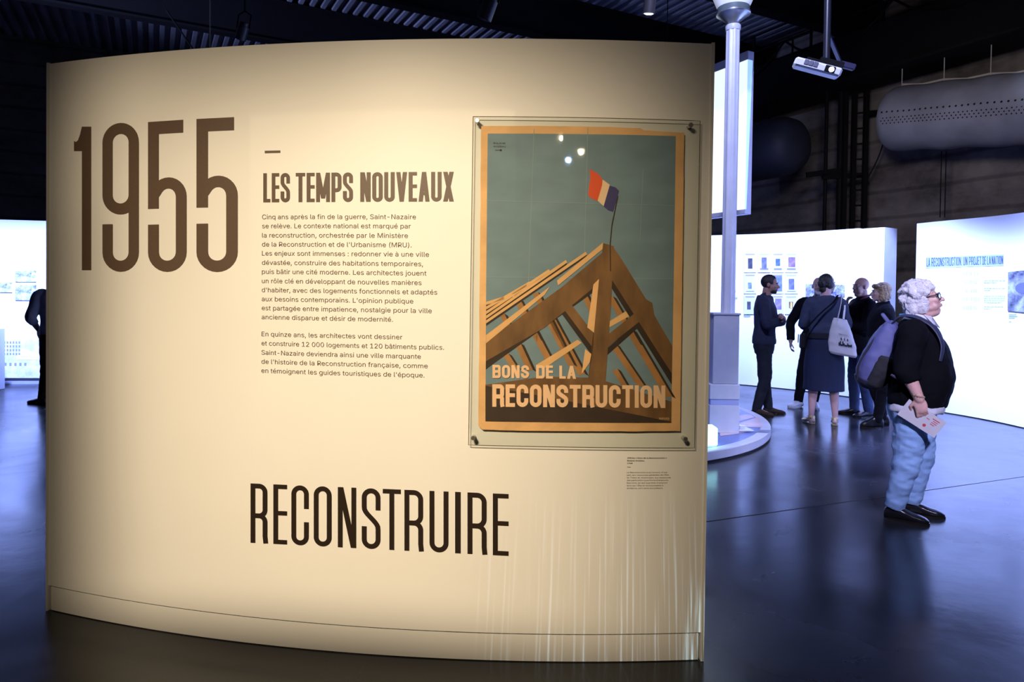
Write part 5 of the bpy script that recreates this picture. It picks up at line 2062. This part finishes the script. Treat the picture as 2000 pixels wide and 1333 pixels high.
for s in (-1, 1):
    an = g['leg'][s][2]
    yw = g['foot'][s]
    T = Matrix.Translation((an[0], an[1], 0)) @ Matrix.Rotation(yw, 4, 'Z')
    m = MB()
    m.M = T
    # last-shaped upper sloping from the raised heel to the toe
    rings = []
    for u, wr, z0, h in ((0, .55, .050, .045), (.08, .80, .048, .060), (.25, .85, .042, .045), (.45, .85, .020, .040), (.65, 1.0, .003, .045), (.85, .92, .003, .040), (.95, .6, .003, .032), (1, .25, .005, .020)):
        y = -.045 + .235 * u
        rings.append([(.042 * wr * cos(t), y, z0 + h / 2 + h / 2 * sin(t)) for t in [2 * pi * j / 14 for j in range(14)]])
    m.loft(rings)
    m.tube([(-.036, .0, .085), (0, -.045, .098), (.036, .0, .085), (.03, .045, .088), (-.03, .045, .088), (-.036, 0, .085)], .006, 6)
    sh = obj('shoe', m, gold, wom2, local=True, smooth_deg=60)
    m = MB()
    m.M = T
    m.box((0, -.018, .027), (.056, .056, .054), bevel=.006)
    obj('block_heel', m, gold, sh, local=True)
W2 = wom2.matrix_basis.copy() if False else Matrix.Translation(wom2.location) @ Matrix.Rotation(wom2.rotation_euler.z, 4, 'Z')


def world_thing(name, label, cat, T):
    return thing(name, label, cat, T.to_translation(), T.to_euler().z)


# tote bag on her right shoulder
tote = thing('tote_bag', 'cream canvas tote bag with a black skyline print on the skirted woman\'s shoulder', 'bag', W2.to_translation(), wom2.rotation_euler.z)
tb = MB()
zc = 1.30
rings = []
for zz, cx_, a, b_ in ((.825, .185, .128, .020), (.85, .180, .146, .042), (.95, .172, .146, .058), (1.08, .160, .118, .052), (1.20, .150, .084, .035), (1.245, .148, .072, .020)):
    rr = torso_rings([(zz, -.165, a, b_), (zz + .001, -.165, a, b_)], 28, 3.2, cx_)[0]
    ring = []
    for p in rr:
        q = Vector(p)
        q.z += (q.x - cx_) * -.16
        ring.append(q)
    rings.append(ring)
tb.loft(rings)
me = remesh(tb, .006, 3, .007, 9, seed=9)
canvas = mat('cream_canvas', (0.66, 0.62, 0.60), .85, var=.05, bump=.2, bscale=250)
make_obj('bag_body', me, canvas, tote, smooth_deg=180)
for yo in (-.03, .02):
    m = MB()
    m.tube([(.115, -.165 + yo, 1.22), (.135, -.160 + yo, 1.32), (.155, -.130 + yo * .6, 1.42), (.165, -.05 + yo * .3, z(1.40) + lift + .085), (.17, .03, z(1.40) + lift + .07), (.20, -.03 + yo, 1.40), (.180, -.165 + yo, 1.24)], .010, 8, smooth_n=5, flat=.4)
    obj('strap', m, canvas, tote, local=True)
m = MB()
ink2 = mat('print_black', (.02, .02, .03), .8)
random.seed(4)
yb_ = -.165 - .062
pr = []


def tote_front(u, v):
    # u across, v up on the back face of the bag
    x = .185 + u
    zz = .95 + v - u * .16
    t = (zz - .85) / .39
    bb = .052 + .012 * sin(min(1, max(0, t)) * pi)
    return Vector((x, -.165 - bb - .006, zz))


for i in range(11):
    u0 = -.055 + i * .0125
    h = random.choice((.02, .035, .028, .05, .018))
    v0 = -.015 + random.random() * .008
    m.add([tote_front(u0, v0), tote_front(u0 + .0125, v0), tote_front(u0 + .0125, v0 + h), tote_front(u0, v0 + h)], [(0, 1, 2, 3)])
for (u0, v0, w_, h_) in ((-.035, .055, .016, .028), (.0, .055, .010, .032), (.03, .055, .014, .025)):
    m.add([tote_front(u0, v0), tote_front(u0 + w_, v0), tote_front(u0 + w_ * .5, v0 + h_), tote_front(u0, v0 + h_ * .8)], [(0, 1, 2, 3)])
for i in range(7):
    u0 = -.055 + i * .013
    m.add([tote_front(u0, .112), tote_front(u0 + .009, .112), tote_front(u0 + .009, .118), tote_front(u0, .118)], [(0, 1, 2, 3)])
obj('skyline_print', m, ink2, tote, local=True, smooth_deg=None, label='black printed skyline')
# crossbody bag
cb = thing('crossbody_bag', 'small black crossbody bag at the skirted woman\'s left hip', 'bag', W2.to_translation(), wom2.rotation_euler.z)
m = MB()
m.box((-.235, .0, .965), (.07, .20, .17), Matrix.Rotation(.05, 3, 'Y'), .015)
obj('bag_body', m, black_leather, cb, local=True)
m = MB()
m.box((-.284, .0, .995), (.008, .19, .10), Matrix.Rotation(.05, 3, 'Y'), .003)
obj('flap', m, black_leather, cb, local=True)
m = MB()
zS = z(1.40) + lift
m.tube([(-.255, -.06, 1.04), (-.19, -.165, 1.14), (-.06, -.175, 1.30), (.07, -.150, zS + .01), (.12, -.07, zS + .085), (.12, .03, zS + .08), (.04, .155, zS - .06), (-.14, .165, 1.20), (-.245, .06, 1.045)], .011, 8, smooth_n=6, flat=.35)
obj('shoulder_strap', m, black_cloth, cb, local=True)

# --- bald man in the dark coat, hand at his chin
pos = on_floor(1679, 812)
g = std(1.74, w=1.08)
z = lambda v: v * g['k']
coat_mat = mat('black_wool', (0.005, 0.005, 0.008), .9, spec=.15, bump=.3, bscale=160, var=.2)
g.update(skin=mat('skin_ruddy', (0.56, 0.31, 0.23), .45, var=.08, vscale=25), trousers=blue_jean, top=coat_mat, top_name='coat', shoe=black_leather, brow=mat('grey_brow', (.2, .16, .14), .8), collar=.045, heavy=.5, yaw=.25)
g['arm'][1] = [(.195, -.005, z(1.40)), (.235, .10, z(1.13)), (.05, .17, z(1.40))]
g['arm'][-1] = [(-.195, -.005, z(1.40)), (-.24, .06, z(1.13)), (.02, .20, z(1.14))]
g['hand'] = {1: ((-.5, .1, .8), (.3, 1, 0), .6), -1: ((1, .2, .1), (0, 1, 0), .4)}
g['sleeve_end'] = .9
g['torso_top'][0] = (z(.80), 0, .205, .160)
man3, M = person('person', 'bald man in black coat and blue jeans with a hand near his chin', pos, face_dir(pos, .45, False), g)
m = MB()
for s in (-1, 1):
    m.tube([(s * .03, .075, z(1.40)), (s * .075, .055, z(1.46)), (s * .085, .0, z(1.505)), (s * .05, -.07, z(1.525))], .016, 8, smooth_n=4, flat=.5)
obj('collar_lining', m, mat('plum_lining', (.20, .035, .09), .7), man3, local=True, label='plum coat lining')

# --- blonde woman in black
pos = on_floor(1718, 834)
g = std(1.66, w=1.0)
z = lambda v: v * g['k']
blonde = mat('blonde_hair', (0.40, 0.27, 0.14), .5, var=.5, vscale=50, bump=.5, bscale=120, stretch=(1, 1, .25))
g.update(skin=skin_pale, trousers=black_cloth, top=coat_mat, top_name='coat', shoe=black_leather, brow=blonde, collar=.05, hem_z=.09, shoe_style=dict(top=.15, wd=.044, ln=.25))
g['trouser_r'] = (.096, .074, .060, .052)
g['leg'][1][2] = (.09, -.06, z(.085))
g['leg'][-1][2] = (-.09, .05, z(.085))
wom3, M = person('person', 'blonde woman in black coat and heeled ankle boots, beside the backpack', pos, face_dir(pos, .25, False), g)
hair_obj('hair', [('e', (0, -.028, .036), (.090, .096, .092)), ('e', (0, -.065, -.03), (.078, .055, .075)), ('e', (.066, -.02, -.035), (.026, .055, .070)), ('e', (-.066, -.02, -.035), (.026, .055, .070)), ('e', (.03, .055, .075), (.045, .035, .028)), ('e', (-.03, .055, .075), (.045, .035, .028))], M, blonde, wom3, rough=.006, freq=50)
for s in (-1, 1):
    an = g['leg'][s][2]
    m = MB()
    m.M = Matrix.Translation((an[0], an[1], 0)) @ Matrix.Rotation(g['foot'][s], 4, 'Z')
    m.box((0, -.035, .022), (.05, .045, .044), bevel=.005)
    obj('boot_heel', m, black_leather, wom3, local=True)

# --- visitor hidden behind the left edge of the panel
pos = on_floor(110, 790)
g = std(1.72, w=1.0)
z = lambda v: v * g['k']
g.update(skin=skin, trousers=mat('rust_trousers', (.05, .02, .02), .8), top=mat('grey_shirt', (0.42, 0.40, 0.44), .85, var=.1), top_name='shirt', shoe=mat('grey_brown_shoe', (.10, .08, .08), .6), brow=dark_hair, collar=.02)
g['arm'][-1] = [(-.182, 0, z(1.40)), (-.265, -.02, z(1.12)), (-.19, .10, z(.96))]
g['leg'][-1][2] = (-.14, .12, z(.085))
g['foot'][-1] = .9
g['arm'][1] = [(.182, 0, z(1.40)), (.30, -.02, z(1.14)), (.20, .06, z(.98))]
g['sleeve_end'] = .45
man4, M = person('person', 'visitor in a grey shirt mostly hidden behind the left edge of the 1955 panel', pos, (-.55, .83), g)
clipped_cap(M, man4, dark_hair)

# --- woman with white curls, sunglasses and backpack in front
pos = on_floor(1776, 1011)
hd_ = face_dir(pos, .02)
g = dict(k=.92, hk=.96, heavy=1.0, voxel=.0052, pitch=.20, yaw=-.02, skin=mat('skin_warm', (0.74, 0.42, 0.36), .45, var=.07, vscale=30), neck_r=.066,
         torso=[(.70, -.005, .175, .130), (.82, .02, .195, .150), (.98, .052, .205, .165), (1.10, .045, .195, .150), (1.20, .03, .190, .135), (1.275, .012, .175, .100), (1.325, .010, .125, .080), (1.36, .02, .075, .065)],
         neck=(0, .025, 1.345), head=(0, .056, 1.490),
         arm={1: [(.185, .0, 1.265), (.262, -.035, 1.035), (.262, .045, .845)], -1: [(-.185, .0, 1.265), (-.262, -.02, 1.035), (-.262, .06, .845)]},
         hand={1: ((0.0, .22, -1), (1, .1, 0), .62), -1: ((0, .2, -1), (-1, 0, 0), .5)}, thumb={1: 1, -1: -1},
         leg={1: [(.095, .005, .74), (.098, -.018, .415), (.095, -.085, .085)], -1: [(-.095, .03, .74), (-.098, .055, .415), (-.095, .005, .085)]},
         foot={1: -.10, -1: .06}, arm_r=(.062, .050, .043, .031), leg_r=(.098, .064, .056, .040))
g['hips'] = [(.66, .0, .165, .125), (.74, .0, .200, .150), (.80, .012, .208, .158), (.86, .025, .205, .160)]
g['trouser_r'] = (.112, .088, .074, .062)
g['hem_z'] = .085
g['torso_top'] = [(.775, .026, .218, .172), (.80, .028, .224, .178), (.90, .045, .232, .190), (.99, .056, .230, .190), (1.10, .050, .218, .172), (1.20, .034, .208, .152), (1.275, .014, .190, .115), (1.325, .008, .135, .092), (1.352, .016, .092, .080)]
g['sleeve_r'] = (.088, .076, .062)
g['sleeve_end'] = .42
g['tr_wrinkle'] = .011
g['top_wrinkle'] = .008
g.update(trousers=light_jean, top=mat('black_knit', (0.004, 0.004, 0.006), .9, bump=.25, bscale=200, spec=.12), shoe=black_leather, shoe_style=dict(ln=.265, wd=.045, top=.095), brow=mat('white_brow', (.6, .57, .58), .8))
lady, M = person('person', 'white-haired woman in black sweater and pale jeans holding a leaflet', pos, hd_, g)
# curls
random.seed(11)
pcs = [('e', (.062, -.022, -.030), (.030, .052, .075)), ('e', (-.062, -.022, -.030), (.030, .052, .075)), ('e', (0, -.030, .040), (.088, .098, .092)), ('e', (0, -.075, -.045), (.080, .060, .085)), ('e', (0, -.062, -.015), (.084, .074, .100)), ('e', (0, -.070, -.10), (.070, .048, .045))]
for i in range(150):
    a = random.uniform(-pi, pi)
    t = random.uniform(-.75, 1.4)
    x, y, zz = .090 * cos(t) * cos(a), -.034 + .102 * cos(t) * sin(a), .036 + .094 * sin(t)
    if y > .030 and zz < .062:
        continue
    if abs(x) > .04 and y > .012 and zz < .02:
        continue
    r = random.uniform(.014, .024)
    pcs.append(('e', (x, y, zz), (r, r * 1.2, r)))
for i in range(60):
    a = random.uniform(pi * 1.05, pi * 1.95)
    zz = random.uniform(-.14, .0)
    pcs.append(('e', (.080 * cos(a), -.055 + .075 * sin(a) * .9, zz), (.020, .022, .022)))
hair_obj('hair', pcs, M, mat('white_curly_hair', (0.88, 0.82, 0.86), .6, var=.15, vscale=40, bump=.6, bscale=150), lady, voxel=.0055, rough=.005, freq=60)
# glasses
fr = mat('black_frame', (.01, .01, .012), .25)
gl = bpy.data.objects.new('glasses', None)
gl.empty_display_size = .02
m = MB()
m.M = M
for s in (-1, 1):
    ring = [(s * .034 + .026 * cos(t), .099 - .010 * abs(cos(t) + s * .6) ** 2 * .5, .004 + .022 * sin(t)) for t in [2 * pi * j / 24 for j in range(25)]]
    m.tube(ring, .0030, 6)
    m.tube([(s * .060, .094, .012), (s * .076, .05, .012), (s * .080, -.02, .004)], .0032, 6)
m.tube([(-.009, .100, .008), (0, .104, .010), (.009, .100, .008)], .003, 6)
glo = obj('glasses', m, fr, lady, local=True)
m = MB()
m.M = M
for s in (-1, 1):
    m.add([(s * .034 + .025 * cos(t), .0975 - .010 * abs(cos(t) + s * .6) ** 2 * .5, .004 + .021 * sin(t)) for t in [2 * pi * j / 24 for j in range(24)]], [list(range(24))])
obj('lenses', m, clear_mat('glasses_lens', (.55, .62, .70), gloss=3.0), glo, local=True, smooth_deg=None)
# shirt collar and tail, lanyard, bracelet
shirt = mat('white_shirt', (.72, .70, .76), .8)
m = MB()
m.tube([(0, .025, 1.33), (0, .032, 1.385)], [.098, .074], 24, cap=False)
for s in (-1, 1):
    m.add([(s * .075, .06, 1.385), (s * .012, .105, 1.372), (s * .03, .150, 1.30), (s * .085, .115, 1.325)], [(0, 1, 2, 3)])
c_ = obj('shirt_collar', m, shirt, lady, local=True, smooth_deg=60)
md = c_.modifiers.new('t', 'SOLIDIFY')
md.thickness = .004
m = MB()
m.loft(torso_rings([(.735, .018, .214, .166), (.75, .02, .220, .172), (.80, .026, .218, .170)]))
me = remesh(m, .007, 2, .007, 12)
make_obj('shirt_tail', me, shirt, lady, smooth_deg=180)
m = MB()
m.tube([(0, -.085, 1.375), (.075, -.045, 1.375), (.105, .03, 1.345), (.095, .12, 1.27), (.03, .205, 1.08), (0, .235, .98)], .010, 8, smooth_n=5, flat=.35)
m.tube([(0, -.085, 1.375), (-.075, -.045, 1.375), (-.105, .03, 1.345), (-.095, .12, 1.27), (-.03, .205, 1.08), (0, .235, .98)], .010, 8, smooth_n=5, flat=.35)
obj('lanyard', m, mat('cyan_lanyard', (.10, .45, .85), .5), lady, local=True)
m = MB()
wr = Vector(g['arm'][1][2]) + Vector((0, -.008, .022))
for i in range(16):
    t = 2 * pi * i / 16
    m.ell(wr + Vector((.034 * cos(t), .034 * sin(t), -.008 * sin(t))), (.0068, .0068, .0068), seg=8, rows=6)
obj('bracelet', m, mat('bead_gold', (.55, .42, .28), .3, .4), lady, local=True)

T1 = Matrix.Translation(lady.location) @ Matrix.Rotation(lady.rotation_euler.z, 4, 'Z')
# leaflet in her right hand
lf = thing('leaflet', 'folded pale leaflet with red print in the white-haired woman\'s right hand', 'leaflet', lady.location, lady.rotation_euler.z)
paper_w = mat('leaflet_paper', (.62, .58, .60), .6)
hp = Vector((.262 - .012, .075, .765))
u_ = Vector((0, .85, -.527))
v_ = Vector((.0, .527, .85))
m = MB()
Rl = Matrix((u_, Vector((1, 0, 0)), v_)).transposed()
Lc = hp + Vector((-.006, -.015, -.045))
m.box(Lc, (.245, .003, .125), Rl)
leaf = obj('folded_sheet', m, paper_w, lf, local=True)
m = MB()
m.add([Lc + Vector((.0024, 0, 0)) + u_ * (.035 + .010 * cos(t)) + v_ * (-.028 + .010 * sin(t)) for t in [2 * pi * j / 16 for j in range(16)]], [list(range(16))])
for (a, b_, w_, h_) in ((.055, .01, .035, .004), (.055, -.002, .028, .004), (.06, .022, .03, .004), (.05, .034, .045, .005), (.02, .018, .02, .004)):
    m.add([Lc + Vector((.0024, 0, 0)) + u_ * (a + p) + v_ * (b_ + q_) for p, q_ in ((0, 0), (w_, 0), (w_, h_), (0, h_))], [(0, 1, 2, 3)])
obj('red_print', m, mat('leaflet_red', (.65, .05, .06), .6), lf, local=True, smooth_deg=None, label='red dot and red print')

# backpack
bp_ = thing('backpack', 'violet-blue and black backpack on the white-haired woman\'s back', 'backpack', lady.location, lady.rotation_euler.z)
violet = mat('violet_nylon', (0.105, 0.11, 0.27), .55, var=.08, bump=.2, bscale=300)
blk_mesh = mat('black_mesh', (.010, .010, .014), .7, bump=.3, bscale=400)
A_ = Vector((0, -.125, 1.315))
B_ = Vector((0, -.265, .885))


def bp_ring(u, hw, hd_, off=0.0, sq=2.8, n=28):
    c = A_ + (B_ - A_) * u + Vector((0, off, 0))
    ax = (B_ - A_).normalized()
    yv = Vector((0, ax.z, -ax.y)) * -1
    if yv.y < 0:
        yv = -yv
    out = []
    for j in range(n):
        t = 2 * pi * j / n
        c1, s1 = cos(t), sin(t)
        out.append(c + Vector((hw * math.copysign(abs(c1) ** (2 / sq), c1), 0, 0)) + yv * (hd_ * math.copysign(abs(s1) ** (2 / sq), s1)))
    return out


m = MB()
m.loft([bp_ring(*a) for a in ((-.04, .05, .02), (.0, .095, .045), (.1, .125, .066), (.3, .148, .092), (.55, .158, .110), (.8, .160, .112), (.95, .150, .092), (1.02, .12, .05))])
me = remesh(m, .0065, 3, .006, 10, seed=4)
make_obj('pack_body', me, violet, bp_, smooth_deg=180)
m = MB()
m.loft([bp_ring(*a) for a in ((.50, .163, .060, .040), (.56, .168, .078, .040), (.80, .172, .084, .036), (.97, .160, .070, .025), (1.03, .13, .04, .02))])
me = remesh(m, .0065, 3, .005, 12, seed=6)
make_obj('side_pocket', me, blk_mesh, bp_, smooth_deg=180, label='black mesh side pocket')
m = MB()
m.loft([bp_ring(*a) for a in ((.90, .158, .108), (.98, .150, .088), (1.035, .118, .050))])
me = remesh(m, .0065, 2, .003, 12)
make_obj('base_panel', me, mat('navy_nylon', (.02, .02, .05), .55), bp_, smooth_deg=180)
m = MB()
for s in (1, -1):
    m.tube([Vector((s * .085, -.150, 1.335)) + Vector((0, -.02, -.03)), Vector((s * .120, -.245, 1.18)), Vector((s * .150, -.310, 1.05)), Vector((s * .152, -.325, .93))], .007, 8, smooth_n=5)
obj('zipper', m, blk_mesh, bp_, local=True)
m = MB()
m.tube([(-.03, -.150, 1.325), (-.03, -.185, 1.375), (.03, -.185, 1.375), (.03, -.150, 1.325)], .011, 8, smooth_n=5, flat=.5)
obj('grab_handle', m, violet, bp_, local=True)
for s in (-1, 1):
    m = MB()
    m.tube([(s * .075, -.125, 1.32), (s * .105, -.07, 1.372), (s * .130, .02, 1.368), (s * .155, .115, 1.305), (s * .175, .165, 1.20), (s * .195, .155, 1.09)], [.018, .022, .023, .022, .020, .014], 10, smooth_n=6, flat=.35, ref=(1, 0, 0))
    obj('shoulder_strap', m, mat('strap_slate', (.03, .036, .08), .6), bp_, local=True)
m = MB()
m.tube([(.17, -.12, .98), (.20, -.06, .96), (.215, .0, 1.0)], .008, 6, smooth_n=4)
obj('strap_tail', m, mat('strap_pale', (.40, .35, .55), .6), bp_, local=True)
